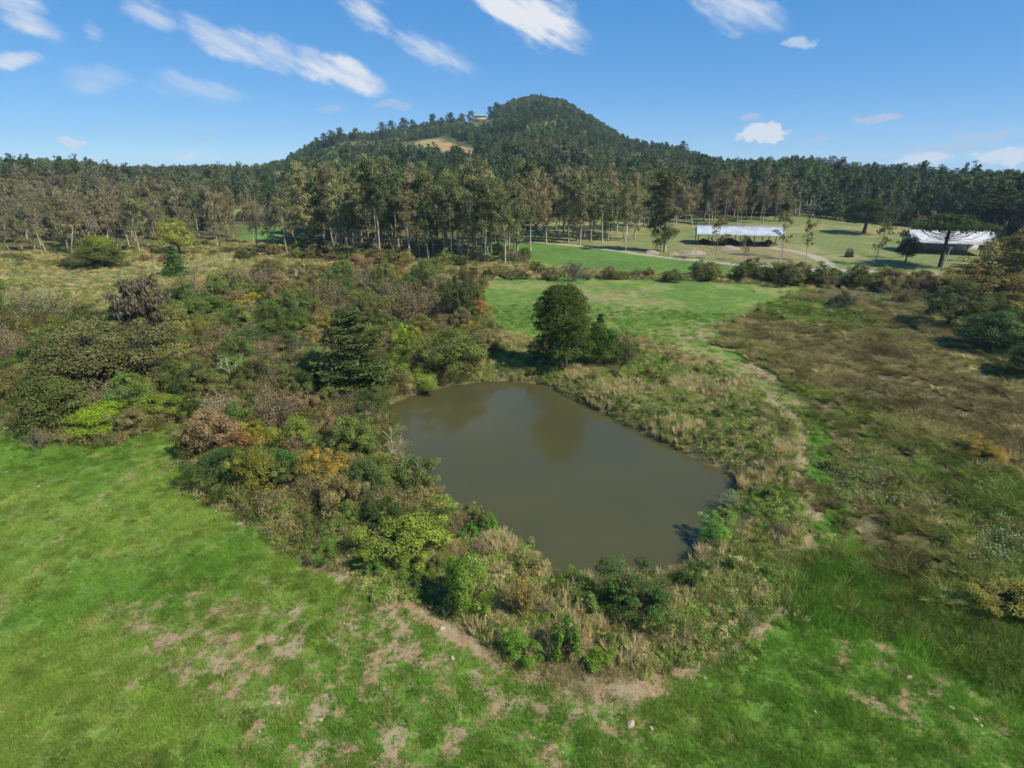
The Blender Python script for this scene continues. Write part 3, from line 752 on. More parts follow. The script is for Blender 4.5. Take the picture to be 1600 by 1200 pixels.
def build_water():
    c = POND.mean(0)
    ang = np.linspace(0, 2 * np.pi, 96, endpoint=False)
    d = np.stack([np.cos(ang), np.sin(ang)], 1)
    out = POND + unit(POND - c) * 1.4
    n = len(out)
    V = np.concatenate([np.c_[out, np.full(n, WATER_Z)], [[*c, WATER_Z]]])
    F = np.stack([np.arange(n), (np.arange(n) + 1) % n, np.full(n, n)], 1)
    area = sum(out[i][0] * out[(i + 1) % n][1] - out[(i + 1) % n][0] * out[i][1] for i in range(n))
    if area < 0: F = F[:, ::-1]
    m, N, L = new_mat('muddy_water')
    g = N.new('ShaderNodeNewGeometry')
    n1 = nd(N, 'ShaderNodeTexNoise', Scale=.09, Detail=3.0); L.new(g.outputs['Position'], n1.inputs['Vector'])
    col = mixrgb(N, L, ramp(N, L, n1.outputs['Fac'], .35, .65), tuple(S(74, 72, 42)), tuple(S(69, 69, 43)))
    b = nd(N, 'ShaderNodeBsdfPrincipled', Roughness=.12, IOR=1.3)
    L.new(col, b.inputs['Base Color'])
    n2 = nd(N, 'ShaderNodeTexNoise', Scale=2.5, Detail=3.0); L.new(g.outputs['Position'], n2.inputs['Vector'])
    bp = nd(N, 'ShaderNodeBump', Strength=.05, Distance=.05); L.new(n2.outputs['Fac'], bp.inputs['Height']); L.new(bp.outputs[0], b.inputs['Normal'])
    o = N.new('ShaderNodeOutputMaterial'); L.new(b.outputs[0], o.inputs['Surface'])
    ob = bpy.data.objects.new('pond_water', mk_mesh('pond_water', V, F, m)); COL.objects.link(ob)
    tag(ob, 'still muddy olive water of the pond', 'water', kind='structure')
build_water()
#PART2
def nth(k):
    return '%d%s' % (k, 'th' if 10 < k % 100 < 14 else {1: 'st', 2: 'nd', 3: 'rd'}.get(k % 10, 'th'))
# ------------------------------------------------------------------ plant shapes
EUC = [eucalyptus(100 + i, 28, (.2, .34, .42, .28, .5, .24, .38, .3)[i], 15 + i % 5, 60, (.15, .19, .17, .21, .16, .18, .14, .2)[i], crook=.02 + .01 * (i % 3)) for i in range(8)]
EUC_THIN = [eucalyptus(120 + i, 24, .2 + .06 * (i % 4), 17 + i % 4, 54, .26 + .03 * (i % 3), .5, 1.0, .07) for i in range(7)]
YARD_TREE = [eucalyptus(140 + i, 12, .35, 12, 26, .24, .4, 1.0, .05) for i in range(3)]
BUSH = [broadleaf(200 + i, 1.0, 1.45, 30, 95, .1) for i in range(6)]
SHRUB = [broadleaf(220 + i, 2.5, 3.9, 60, 170, .15) for i in range(7)]
TREE = [broadleaf(240 + i, 4.0, 7.0, 90, 170, .21, trunk=.12) for i in range(5)]
TWIG = [twiggy(260 + i, 2.0, 3.3, 22, 10, 2600, .12) for i in range(5)]
BARE = [twiggy(280 + i, 2.0, 3.3, 17, 10, 0, .1) for i in range(2)]
WEEPING = [broadleaf(290 + i, 5.0, 9.0, 110, 130, .3, trunk=.1) for i in range(2)]
REED = [tuft(300 + i, 58, 1.35, .35, .35, .04, .45) for i in range(4)]
TUSSOCK = [tuft(310 + i, 120, .85, .45, .75, .04, .75) for i in range(5)]
HERB = [herb(320 + i) for i in range(5)]
SCRUB = [herb(325 + i, 760, .5, .55, .05) for i in range(5)]
PATCH = [grass_patch(330 + i) for i in range(6)]
FAR = [far_tree(340 + i, 13, 4.6, 24, 30, 1.0, .5) for i in range(6)] + [far_tree(350 + i, 16, 4.0, 30, 30, 1.0, .45) for i in range(3)]
def joined(w, l):
    """trunk and crown as one mesh with two materials, for the woods too far off to count"""
    def arr(me):
        v = np.zeros(len(me.vertices) * 3, np.float32); me.vertices.foreach_get('co', v)
        f = np.zeros(len(me.loops), np.int32); me.loops.foreach_get('vertex_index', f); return v.reshape(-1, 3), f.reshape(-1, 4)
    v1, f1 = arr(w); v2, f2 = arr(l)
    a = {}
    for k in ('lv', 'lh'):
        q = np.zeros(len(f2), np.float32); l.attributes[k].data.foreach_get('value', q); a[k] = np.concatenate([np.zeros(len(f1)), q])
    me = mk_mesh('wood_tree', np.concatenate([v1, v2]), np.concatenate([f1, f2 + len(v1)]), w.materials[0], a)
    me.materials.append(l.materials[0])
    me.polygons.foreach_set('material_index', np.r_[np.zeros(len(f1), np.int32), np.ones(len(f2), np.int32)])
    return me
MID = [joined(*eucalyptus(360 + i, 20, .25 + .05 * (i % 3), 13, 28, .2 + .03 * (i % 3), .9, crook=.03)) for i in range(6)] + [joined(*broadleaf(370 + i, 4.2, 9, 44, 34, .75, trunk=.15)) for i in range(3)]

OLIVE_T, GREEN_T, DARK_T, BROWN_T, GREY_T, YELLOW_T, LIME_T, ORANGE_T = S(93, 94, 54), S(84, 96, 50), S(68, 80, 43), S(104, 95, 64), S(116, 110, 82), S(116, 110, 50), S(100, 114, 48), S(116, 98, 58)
def vary(t, a=.14):
    return np.clip(np.asarray(t) * (1 + R.normal(0, a)) * (1 + R.normal(0, .06, 3)), .004, .6)
def metres(px, py, n):
    x, y = hit(px, py); return n * (y * CP + (CAM_H - h1(x, y)) * SP) / FPX
def box_plant(box, kind, tint, name, label, cat, group=None, bare=None, hk=1.0, rz=None):
    """a plant filling a photo box (x0, y0, x1, y1): stands where the box meets the ground, at its real size"""
    x0, y0, x1, y1 = box; w, h = x1 - x0, y1 - y0; cx = (x0 + x1) / 2
    d = px_dir(cx, y1); s, c = -d.z, math.sqrt(1 - d.z * d.z)
    py = y1 - s * w * .42
    xy = hit(cx, py); W = metres(cx, py, w); Hh = max(metres(cx, py, (h - s * w * .8) / c), .42 * W) * hk
    i = int(R.integers(0, 99))
    if kind == 'leafy':
        if W < 2.8: sh, sc, parts = BUSH[i % len(BUSH)], (W / 2.15, W / 2.15, Hh / 1.5), ('stems', 'foliage')
        elif W < 7: sh, sc, parts = SHRUB[i % len(SHRUB)], (W / 5.3, W / 5.3, Hh / 4.0), ('stems', 'foliage')
        else: sh, sc, parts = TREE[i % len(TREE)], (W / 8.6, W / 8.6, Hh / 7.2), ('trunk', 'crown')
    elif kind == 'twiggy': sh, sc, parts = TWIG[i % len(TWIG)], (W / 4.2, W / 4.2, Hh / 3.5), ('twigs', 'leaves')
    elif kind == 'bare': sh, sc, parts = BARE[i % len(BARE)], (W / 4.2, W / 4.2, Hh / 3.5), ('twigs', 'leaves')
    elif kind == 'weeping': sh, sc, parts = WEEPING[i % 2], (W / 10.6, W / 10.6, Hh / 9.2), ('trunk', 'crown')
    else: sh, sc, parts = kind, (W / bare[0], W / bare[0], Hh / bare[1]), ('trunk', 'crown')
    PLACED.append((*xy, W / 2)); LANDMARK.append((*xy, label))
    return plant(name, label, cat, sh, xy, sc, vary(tint, .05), group, rz, parts)
PLACED, LANDMARK, FILLED, ROWS = [], [], [], []

# ------------------------------------------------------------------ the plants one can point to
box_plant((490, 458, 632, 636), conifer(501, 12, 5.0, 13, 34, .1, .45), S(64, 78, 42), 'pine_tree', 'big dark green conifer with layered boughs at the left corner of the pond', 'tree', bare=(9.4, 12.6))
box_plant((836, 441, 914, 588), araucaria(502, 12, 3.5, False, .2, 96, 240, .36), S(64, 74, 38), 'araucaria_tree', 'dark dome-topped araucaria standing beyond the pond at the field edge', 'tree', bare=(7.2, 12.4))
box_plant((836, 496, 930, 590), 'leafy', S(66, 84, 40), 'broadleaf_tree', 'dense dark green bushy tree in front of the araucaria behind the pond', 'tree', hk=1.15)
box_plant((884, 500, 978, 586), 'leafy', S(62, 82, 38), 'broadleaf_tree', 'second dark bushy tree right of the araucaria trunk behind the pond', 'tree', hk=1.15)
box_plant((920, 486, 950, 560), conifer(503, 8, 1.6, 14, 40, .05, .8), S(52, 66, 42), 'young_conifer', 'slim pointed dark conifer rising at the right shoulder of the bushy tree', 'tree', bare=(3.3, 8.2))
box_plant((940, 505, 1006, 582), 'twiggy', S(84, 88, 50), 'shrub', 'thin olive shrub on the right side of the araucaria clump', 'shrub')
box_plant((830, 520, 880, 575), 'leafy', S(62, 80, 38), 'shrub', 'shadowed green shrub at the left foot of the araucaria', 'shrub')
box_plant((575, 785, 702, 908), 'leafy', S(102, 116, 46), 'shrub', 'large rounded light green shrub on the near left bank of the pond', 'shrub')
box_plant((474, 690, 546, 775), 'leafy', S(130, 108, 48), 'shrub', 'golden orange shrub in the thicket left of the dead white tree', 'shrub')
box_plant((372, 655, 432, 715), 'leafy', S(112, 110, 40), 'shrub', 'mustard yellow shrub in the near part of the thicket', 'shrub')
box_plant((308, 630, 385, 730), 'leafy', S(112, 102, 68), 'shrub', 'tan orange shrub at the thicket edge above the dirt trail', 'shrub')
box_plant((395, 590, 478, 690), 'twiggy', S(104, 92, 70), 'shrub', 'rusty brown thin shrub below the bleached branches', 'shrub')
box_plant((312, 705, 425, 775), 'leafy', S(62, 82, 40), 'shrub', 'dark green shrub at the top end of the dirt trail', 'shrub')
box_plant((425, 690, 490, 770), 'leafy', S(64, 86, 42), 'shrub', 'dark green shrub left of the golden orange one', 'shrub')
box_plant((516, 640, 560, 700), 'leafy', S(110, 98, 68), 'shrub', 'small rusty orange shrub beside the pond left of the dead white tree', 'shrub')
box_plant((520, 640, 588, 728), 'leafy', S(82, 102, 50), 'shrub', 'green shrub at the water edge just behind the dead white tree', 'shrub')
box_plant((430, 775, 490, 820), 'leafy', S(84, 116, 44), 'bush', 'bright green bush on the meadow edge by the lower end of the dirt trail', 'bush')
box_plant((488, 830, 545, 885), 'leafy', S(78, 104, 44), 'bush', 'green bush on the meadow edge left of the large light green shrub', 'bush')
box_plant((545, 850, 605, 905), 'leafy', S(72, 96, 44), 'bush', 'dull green bush at the lower left foot of the large light green shrub', 'bush')
box_plant((590, 735, 636, 768), 'leafy', S(92, 132, 50), 'bush', 'fresh green low bush on the bank below the dead white tree', 'bush')
box_plant((580, 700, 616, 728), 'leafy', S(112, 128, 40), 'bush', 'yellow green low bush at the foot of the dead white tree', 'bush')
box_plant((548, 775, 600, 830), 'leafy', S(74, 100, 50), 'bush', 'green bush behind the large light green shrub', 'bush')
box_plant((718, 812, 752, 852), 'leafy', S(70, 106, 44), 'bush', 'dark green round bush on the left bank, left one of the pair at the water', 'bush')
box_plant((750, 803, 780, 842), 'leafy', S(78, 112, 46), 'bush', 'dark green round bush on the left bank, right one of the pair at the water', 'bush')
box_plant((950, 888, 1062, 998), 'leafy', S(62, 82, 40), 'shrub', 'dark green leafy shrub overhanging the near end of the pond', 'shrub')
box_plant((1048, 876, 1092, 935), 'leafy', S(64, 88, 42), 'bush', 'dark green bush at the near right corner of the pond', 'bush')
box_plant((868, 893, 942, 950), 'leafy', S(82, 98, 44), 'bush', 'olive green bush at the near left corner of the pond', 'bush')
box_plant((1085, 800, 1148, 862), 'leafy', S(86, 116, 52), 'shrub', 'green shrub leaning over the water on the right bank', 'shrub')
box_plant((1120, 765, 1172, 805), 'twiggy', S(100, 108, 70), 'bush', 'grey green thin bush on the right bank behind the leaning shrub', 'bush')
box_plant((690, 870, 775, 985), 'leafy', S(84, 106, 42), 'shrub', 'mid green shrub on the near bank right of the large light green one', 'shrub')
box_plant((780, 880, 850, 985), 'twiggy', S(138, 124, 58), 'shrub', 'yellowish half bare shrub in the middle of the near bank', 'shrub')
box_plant((778, 975, 850, 1045), 'leafy', S(82, 112, 42), 'bush', 'rounded green bush on the front edge of the near bank', 'bush')
box_plant((850, 960, 905, 1050), 'leafy', S(84, 108, 44), 'bush', 'green bush in the front middle of the near bank', 'bush')
box_plant((905, 1000, 965, 1055), 'leafy', S(88, 116, 44), 'bush', 'green bush below the dark overhanging shrub', 'bush')
box_plant((600, 425, 690, 520), 'twiggy', S(104, 92, 62), 'shrub', 'brownish thin shrub deep in the thicket behind the big conifer', 'shrub')
box_plant((698, 428, 752, 506), 'leafy', S(66, 72, 46), 'shrub', 'tall dark shrub at the thicket corner beside the green field', 'shrub')
box_plant((655, 450, 715, 510), 'bare', GREY_T, 'bush', 'grey leafless bush beside the tall dark shrub at the thicket corner', 'bush')
box_plant((622, 505, 672, 575), 'leafy', S(104, 118, 44), 'shrub', 'yellow green shrub right of the big conifer', 'shrub')
box_plant((660, 510, 765, 600), 'leafy', S(84, 98, 48), 'shrub', 'broad olive green shrub at the far left shore of the pond', 'shrub')
box_plant((622, 578, 690, 618), 'leafy', S(98, 114, 44), 'bush', 'low yellow green bush on the far left shore', 'bush')
box_plant((96, 620, 215, 695), 'leafy', S(104, 122, 42), 'bush', 'bright lime green bush at the left thicket edge on the meadow', 'bush')
box_plant((215, 605, 300, 665), 'leafy', S(94, 110, 44), 'bush', 'green bush right of the bright lime one', 'bush')
box_plant((40, 560, 160, 690), 'leafy', S(74, 78, 44), 'shrub', 'large dark olive shrub at the left thicket corner', 'shrub')
box_plant((40, 655, 90, 712), 'bare', S(100, 84, 70), 'bush', 'brown leafless bush on the meadow at the left thicket corner', 'bush')
box_plant((80, 500, 260, 640), 'leafy', S(88, 90, 56), 'broadleaf_tree', 'wide grey olive tree spreading over the left thicket', 'tree')
box_plant((262, 448, 368, 520), 'leafy', S(74, 88, 42), 'shrub', 'dark green domed shrub at the back of the left thicket', 'shrub')
box_plant((350, 460, 400, 500), 'leafy', S(128, 118, 44), 'bush', 'yellow tinged bush right of the dark green domed shrub', 'bush')
box_plant((-45, 475, 36, 560), 'leafy', S(46, 62, 30), 'broadleaf_tree', 'dark green tree cut by the left picture edge', 'tree')
box_plant((20, 445, 118, 515), 'twiggy', S(98, 100, 62), 'shrub', 'grey olive thin shrub at the far left behind the dark tree', 'shrub')
box_plant((118, 395, 200, 424), 'leafy', S(70, 80, 40), 'bush', 'low dark shrub under the yellow topped tree at the left wood', 'bush')
box_plant((130, 360, 196, 420), 'leafy', S(100, 108, 42), 'broadleaf_tree', 'yellow green topped tree at the front of the left wood', 'tree')
box_plant((252, 346, 308, 402), 'leafy', S(116, 116, 56), 'broadleaf_tree', 'pale yellow flowering tree at the right of the left wood', 'tree')
box_plant((252, 380, 300, 434), conifer(504, 9, 3.2, 14, 26, .06, .7), S(66, 92, 44), 'young_conifer', 'small green pine standing alone in front of the pale yellow tree', 'tree', bare=(6.4, 9.2))
box_plant((462, 345, 520, 405), conifer(505, 12, 3.6, 15, 22, .06, .75), S(58, 78, 42), 'young_conifer', 'broad dark green pine at the front left of the eucalyptus grove', 'tree', bare=(7.2, 12.2))
box_plant((414, 276, 446, 310), 'leafy', S(38, 48, 26), 'broadleaf_tree', 'round dark tree beside the small clearing left of the hill', 'tree')
box_plant((1528, 890, 1650, 985), 'leafy', S(118, 110, 50), 'shrub', 'yellow olive shrub cut by the right picture edge', 'shrub')
box_plant((1512, 688, 1572, 728), 'leafy', S(118, 110, 50), 'bush', 'small yellow shrub alone in the brown marsh at right', 'bush')
box_plant((1556, 345, 1750, 480), 'weeping', S(104, 96, 54), 'willow_tree', 'large brown gold feathery tree at the right picture edge', 'tree', hk=1.25)
box_plant((1440, 445, 1520, 520), 'leafy', S(76, 84, 50), 'shrub', 'dark shrub at the far right corner of the marsh', 'shrub')
box_plant((1490, 480, 1600, 560), 'leafy', S(66, 80, 48), 'shrub', 'dark blue green shrub below the large feathery tree', 'shrub')
box_plant((1560, 520, 1650, 600), 'leafy', S(64, 78, 46), 'shrub', 'dark shrub at the right edge of the marsh', 'shrub')
box_plant((1595, 440, 1700, 560), 'weeping', S(96, 92, 48), 'willow_tree', 'olive feathery tree half outside the right picture edge', 'tree')
box_plant((1380, 445, 1440, 475), 'twiggy', S(92, 88, 58), 'bush', 'brown grey bush on the far edge of the marsh', 'bush')
box_plant((1290, 455, 1330, 485), 'leafy', S(70, 82, 54), 'bush', 'grey green bush at the field corner by the marsh', 'bush')
box_plant((862, 398, 930, 446), 'bare', S(150, 138, 122), 'bush', 'pale grey leafless bush behind the araucaria', 'bush')
box_plant((1312, 320, 1388, 368), 'leafy', S(48, 62, 32), 'broadleaf_tree', 'broad dark tree behind the lawn between the two sheds', 'tree', hk=1.35)
box_plant((1418, 333, 1518, 424), araucaria(506, 15, 5.2, True, .36, 54, 90), S(56, 68, 38), 'araucaria_tree', 'dark flat-topped araucaria in front of the right shed', 'tree', bare=(10.6, 15.2))
box_plant((1515, 300, 1640, 385), araucaria(507, 15, 5.6, True, .4, 54, 90), S(50, 62, 36), 'araucaria_tree', 'dark flat-topped araucaria behind the right shed at the picture edge', 'tree', bare=(11.6, 15.2))
box_plant((1000, 272, 1078, 398), eucalyptus(508, 26, .12, 30, 110, .2, .5), S(78, 80, 48), 'eucalyptus_tree', 'full olive brown tree standing alone left of the white roofed shed', 'tree', bare=(12.5, 27))
box_plant((1532, 376, 1584, 424), 'leafy', S(78, 82, 48), 'broadleaf_tree', 'olive tree hiding the right end of the right shed', 'tree')
box_plant((1396, 372, 1432, 412), 'leafy', S(52, 62, 36), 'broadleaf_tree', 'small dark tree at the left end of the right shed', 'tree')
box_plant((1480, 408, 1570, 462), 'leafy', S(96, 90, 50), 'shrub', 'brown olive shrub below the right shed', 'shrub')
box_plant((1568, 396, 1680, 470), 'weeping', S(112, 102, 58), 'willow_tree', 'straw olive feathery tree at the right edge below the sheds', 'tree', hk=1.5)
box_plant((1490, 415, 1590, 482), 'weeping', S(104, 98, 54), 'willow_tree', 'olive brown feathery tree between the right shed and the marsh', 'tree')
# bleached dead wood
for q in ((613, 735), (606, 752), (362, 622)): PLACED.append((*hit(*q), 3.0))
x, y = hit(613, 722); sz = metres(613, 722, 74) / 5.0
plant('dead_tree', 'small dead white tree at the left shore of the pond', 'tree', deadtree(511, 4.4, 4, None, .4, .11), (x, y), sz * 1.05, None, None, .6, ('branches', None))
x, y = hit(362, 606); sz = metres(362, 606, 60) / 4.0
plant('dead_tree', 'bare bleached branches sticking out of the left thicket', 'tree', deadtree(513, 5.0, 3, None, .75, .08), (x, y), sz * .95, None, None, 2.0, ('branches', None))
x, y = hit(212, 532); sz = metres(212, 532, 84) / 5.0
e = plant('dead_tree', 'grey brown moss hung dead tree in the left thicket', 'tree', deadtree(516, 5.6, 4, M_MOSSY, .6, .16), (x, y), sz * 1.25, None, None, 1.0, ('branches', None))
def moss():
    rg = np.random.default_rng(9); w = [c for c in e.children][0].data
    v = np.zeros(len(w.vertices) * 3, np.float32); w.vertices.foreach_get('co', v); v = v.reshape(-1, 3); v = v[v[:, 2] > 1.6]
    C = v[rg.integers(0, len(v), 3800)] + rg.normal(0, .12, (3800, 3)) - np.array([0, 0, .15])
    V, F = leaf_geo(C, unit(rg.normal(0, 1, (3800, 3)) * np.array([1, 1, .25])), .34, .1, rg, .2, 3.0)
    g = Geo(); g.add(V, F, lv=rg.random(3800), lh=rg.random(3800)); return g.mesh('hanging_moss', M_LEAF)
child('moss', moss(), e, tint=S(86, 82, 68))

# ------------------------------------------------------------------ thicket, banks and hedges filled plant by plant
def fill(polyg, n, rmin, pad=0.0, tries=9000, avoid_pond=True):
    lo, hi = polyg.min(0), polyg.max(0); out = []
    X = R.uniform(lo[0], hi[0], tries); Y = R.uniform(lo[1], hi[1], tries)
    ok = inside(polyg, X, Y)
    if avoid_pond: ok &= sdist(POND, X, Y) < -1.0
    PL = np.array(PLACED) if PLACED else np.zeros((0, 3))
    for x, y in zip(X[ok], Y[ok]):
        rr = rmin(x, y) if callable(rmin) else rmin
        if len(PL) and np.any(np.hypot(PL[:, 0] - x, PL[:, 1] - y) < PL[:, 2] * .8): continue
        if any((x - a) ** 2 + (y - b) ** 2 < rr * rr for a, b in out): continue
        out.append((x, y))
        if len(out) >= n: break
    return out
LOOKS = [('olive', OLIVE_T, 5, 'leafy'), ('green', GREEN_T, 5, 'leafy'), ('dark green', DARK_T, 4, 'leafy'), ('brownish', BROWN_T, 3, 'leafy'), ('yellow tinged', YELLOW_T, 1.2, 'leafy'),
         ('rusty', ORANGE_T, .4, 'leafy'), ('light green', LIME_T, .7, 'leafy'), ('grey', GREY_T, 2.6, 'twiggy'), ('brown', BROWN_T, 2.6, 'twiggy'), ('leafless grey', GREY_T, .9, 'bare')]
def filler(points, size, where, group, flat=1.0, looks=LOOKS, row=False, prefix=''):
    p = np.array([l[2] for l in looks]); p = p / p.sum()
    for x, y in points:
        nm, t, _, kind = looks[R.choice(len(looks), p=p)]
        W = size(x, y) * R.uniform(.75, 1.35); Hh = W * R.uniform(.55, .95) * flat; i = int(R.integers(0, 99))
        if kind == 'leafy':
            word = 'shrub' if W > 2.6 else 'bush'
            if W < 2.6: sh, sc = BUSH[i % 6], (W / 2.15, W / 2.15, Hh / 1.5)
            else: sh, sc = SHRUB[i % 7], (W / 5.3, W / 5.3, Hh / 4.0)
            parts = ('stems', 'foliage')
        else:
            word = 'bush'; sh = (TWIG if kind == 'twiggy' else BARE)[i % (5 if kind == 'twiggy' else 2)]; sc = (W / 4.2, W / 4.2, Hh * 1.15 / 3.5); parts = ('twigs', 'leaves')
        look = nm + (' thin' if kind == 'twiggy' else '' if kind == 'bare' else ' leafy')
        o = plant(prefix + word, '%s %s %s' % (look, word, where), word, sh, (x, y), sc, vary(t), look + ' ' + word + ' plants ' + group, None, parts)
        (ROWS if row else FILLED).append((o, look + ' ' + word, where, W))
def clipx(P, a, b):                                  # keep the points of a fill whose bearing in the photo lies between two columns
    return [(x, y) for x, y in P if a <= project(x, y, 0.0)[0] < b]
th = fill(THICKET, 270, lambda x, y: 2.1 + max(0, math.hypot(x, y) - 50) * .022, tries=14000)
big = lambda x, y: 3.5 + max(0, math.hypot(x, y) - 50) * .03
filler(clipx(th, -999, 310), big, 'in the left half of the thicket beside the meadow', 'in the left thicket', 1.1)
filler([q for q in clipx(th, 310, 9999) if math.hypot(*q) < 78], big, 'in the thicket just left of the pond', 'beside the pond thicket', 1.1)
filler([q for q in clipx(th, 310, 9999) if math.hypot(*q) >= 78], big, 'in the back of the thicket behind the big conifer', 'in the back thicket', 1.0)
BLOOK = [('olive', OLIVE_T, 3, 'leafy'), ('green', GREEN_T, 5, 'leafy'), ('dark green', DARK_T, 1.5, 'leafy'), ('light green', LIME_T, 1, 'leafy'), ('grey', GREY_T, 2, 'twiggy'), ('brown', BROWN_T, 2, 'twiggy')]
bk = [q for q in fill(BANK, 230, 1.35) if min(float(segdist(t, np.array([q[0]]), np.array([q[1]]), False)[0]) for t in (TRAIL, TRAIL2, TRAIL3)) > 1.0]
near_p = lambda q: q[1] < POND[:, 1].mean()
rightb = [q for q in bk if q[0] > 12]; leftb = [q for q in bk if q[0] <= 12]
filler(rightb, lambda x, y: 1.5, 'among dry grass on the right bank of the pond', 'on the right bank', .8, BLOOK, prefix='bank_')
filler([q for q in leftb if near_p(q)], lambda x, y: 1.9, 'among dry grass on the near bank of the pond', 'on the near bank', .9, BLOOK, prefix='bank_')
filler([q for q in leftb if not near_p(q)], lambda x, y: 1.6, 'among dry grass on the far bank of the pond', 'on the far bank', .8, BLOOK, prefix='bank_')
def along(pts, n, spread):
    P = poly(pts); seg = np.hypot(*np.diff(P, axis=0).T); u = np.sort(R.uniform(0, seg.sum(), n)); c = np.r_[0, np.cumsum(seg)]
    return [(np.interp(q, c, P[:, 0]) + R.normal(0, spread), np.interp(q, c, P[:, 1]) + R.normal(0, spread * 1.4)) for q in u]
filler(along([(1090, 436), (1180, 438), (1300, 447), (1440, 455)], 46, 1.3), lambda x, y: 5.2, 'in the hedge below the shed lawn', 'in the hedge', .95, LOOKS[:4] + LOOKS[7:8], row=True, prefix='hedge_')
filler(along([(760, 428), (850, 432), (960, 432), (1080, 440)], 34, 2.0), lambda x, y: 3.6, 'in the broken hedge behind the araucaria', 'in the broken hedge', .8, row=True, prefix='hedge_')
filler(along([(380, 405), (470, 402), (560, 410), (660, 415), (760, 410), (830, 405)], 60, 2.4), lambda x, y: 4.6, 'at the foot of the eucalyptus grove', 'under the grove', .9, LOOKS[:4] + LOOKS[6:8], row=True, prefix='woodland_')
filler(along([(0, 412), (120, 415), (240, 408), (340, 398)], 20, 3.5), lambda x, y: 3.4, 'on the dry pasture before the left wood', 'before the left wood', .8, row=True, prefix='pasture_')
filler(along([(1450, 440), (1520, 470), (1600, 520), (1660, 560)], 26, 3.0), lambda x, y: 4.2, 'along the right edge of the marsh', 'beside the marsh', 1.0, [LOOKS[0], LOOKS[2], LOOKS[2], LOOKS[8]], row=True, prefix='marsh_edge_')
filler(fill(MARSH, 60, 4.0, avoid_pond=False), lambda x, y: 1.7, 'scattered in the brown marsh', 'in the marsh', .7, [LOOKS[0], LOOKS[2], LOOKS[3], LOOKS[7], LOOKS[8]], prefix='marsh_')

# ------------------------------------------------------------------ eucalyptus groves, tree by tree
def grove(px, n, rmin, shapes, hgt, tints, label, group, h0, place):
    mine = []; P = poly(px); pts = fill(P, n, rmin, tries=6000, avoid_pond=False)
    for x, y in pts:
        t = tints[int(R.integers(0, len(tints)))]
        k = hgt * R.uniform(.66, 1.16) / h0
        o = plant('eucalyptus_tree', label % t[0], 'tree', shapes[int(R.integers(0, len(shapes)))], (x, y), (k * R.uniform(.9, 1.1), k * R.uniform(.9, 1.1), k), vary(t[1], .12) * .9, (label % t[0])[:60])
        mine.append((o, t[0], x, y))
    mine.sort(key=lambda q: math.atan2(q[2], q[3])); front, inner = [], []
    for q in mine:
        hid = any(p is not q and math.hypot(p[2], p[3]) < math.hypot(q[2], q[3]) and abs(math.atan2(p[2], p[3]) - math.atan2(q[2], q[3])) * 200 < 1.8 for p in mine)
        if hid: inner.append(q)
        else: front.append(q)
    for k, q in enumerate(inner): q[0]['label'] = '%s eucalyptus, %s from left behind front %s' % (q[1], nth(k + 1), place)
    for k, q in enumerate(front): q[0]['label'] = '%s eucalyptus, %s from left in front %s' % (q[1], nth(k + 1), place)
ET = [('olive', S(102, 104, 70)), ('olive', S(95, 100, 66)), ('dark green', S(80, 89, 57)), ('brown tinged', S(110, 104, 76))]
BT = [('brown grey', S(112, 104, 80)), ('olive', S(100, 101, 67)), ('brown grey', S(114, 104, 84)), ('dark green', S(78, 86, 56)), ('brown grey', S(106, 100, 74))]
grove([(470, 402), (560, 410), (680, 414), (745, 412), (745, 380), (620, 366), (480, 366)], 80, 4.6, EUC, 25, ET, '%s eucalyptus with pale trunk in the tall grove below the hill', 'grove', 28, 'of the tall grove below the hill')
grove([(690, 414), (800, 414), (838, 400), (828, 372), (745, 376)], 26, 5.0, EUC, 26, ET, '%s eucalyptus with bare white trunk at the right end of the tall grove', 'grove', 28, 'of the tall grove right end')
grove([(395, 402), (470, 402), (470, 376), (395, 372)], 8, 7.0, EUC_THIN, 17, BT, '%s slender eucalyptus just left of the tall grove', 'grove', 24, 'left of the tall grove')
grove([(-40, 405), (60, 412), (150, 408), (260, 398), (372, 386), (372, 352), (-40, 352)], 96, 5.2, EUC_THIN, 16.5, BT, '%s leaning eucalyptus in the wood on the left', 'wood', 24, 'of the wood on the left')
grove([(836, 382), (900, 384), (1005, 376), (1000, 354), (836, 358)], 46, 5.0, EUC, 24, ET[:2] + BT[:2], '%s eucalyptus in the open grove behind the farm road', 'grove', 28, 'of the open grove')
grove([(1000, 356), (1240, 352), (1240, 345), (1000, 346)], 30, 6.0, EUC_THIN, 19, BT[:3], '%s eucalyptus behind the white roofed shed', 'trees', 24, 'of wood behind the shed')
for px, py, hp, lb in ((1117, 405, 66, 'thin half bare young tree in front of the left end of the white roofed shed'), (1163, 408, 40, 'small thin tree in front of the middle of the white roofed shed'), (1222, 402, 70, 'thin young tree at the right end of the white roofed shed'),
                       (1260, 408, 62, 'thin young tree right of the dirt drive on the lawn'), (1366, 414, 66, 'slender crooked young tree on the lawn right of the wooden frame'), (1408, 404, 44, 'small dark young tree left of the right shed'), (1545, 412, 60, 'dark tree in front of the right end of the right shed')):
    x, y = hit(px, py)
    plant('young_tree', lb, 'tree', YARD_TREE[px % 3], (x, y), metres(px, py, hp) / 12.4, vary(S(96, 92, 52) if 'dark' not in lb else S(58, 66, 38)), 'young trees on the shed lawn')

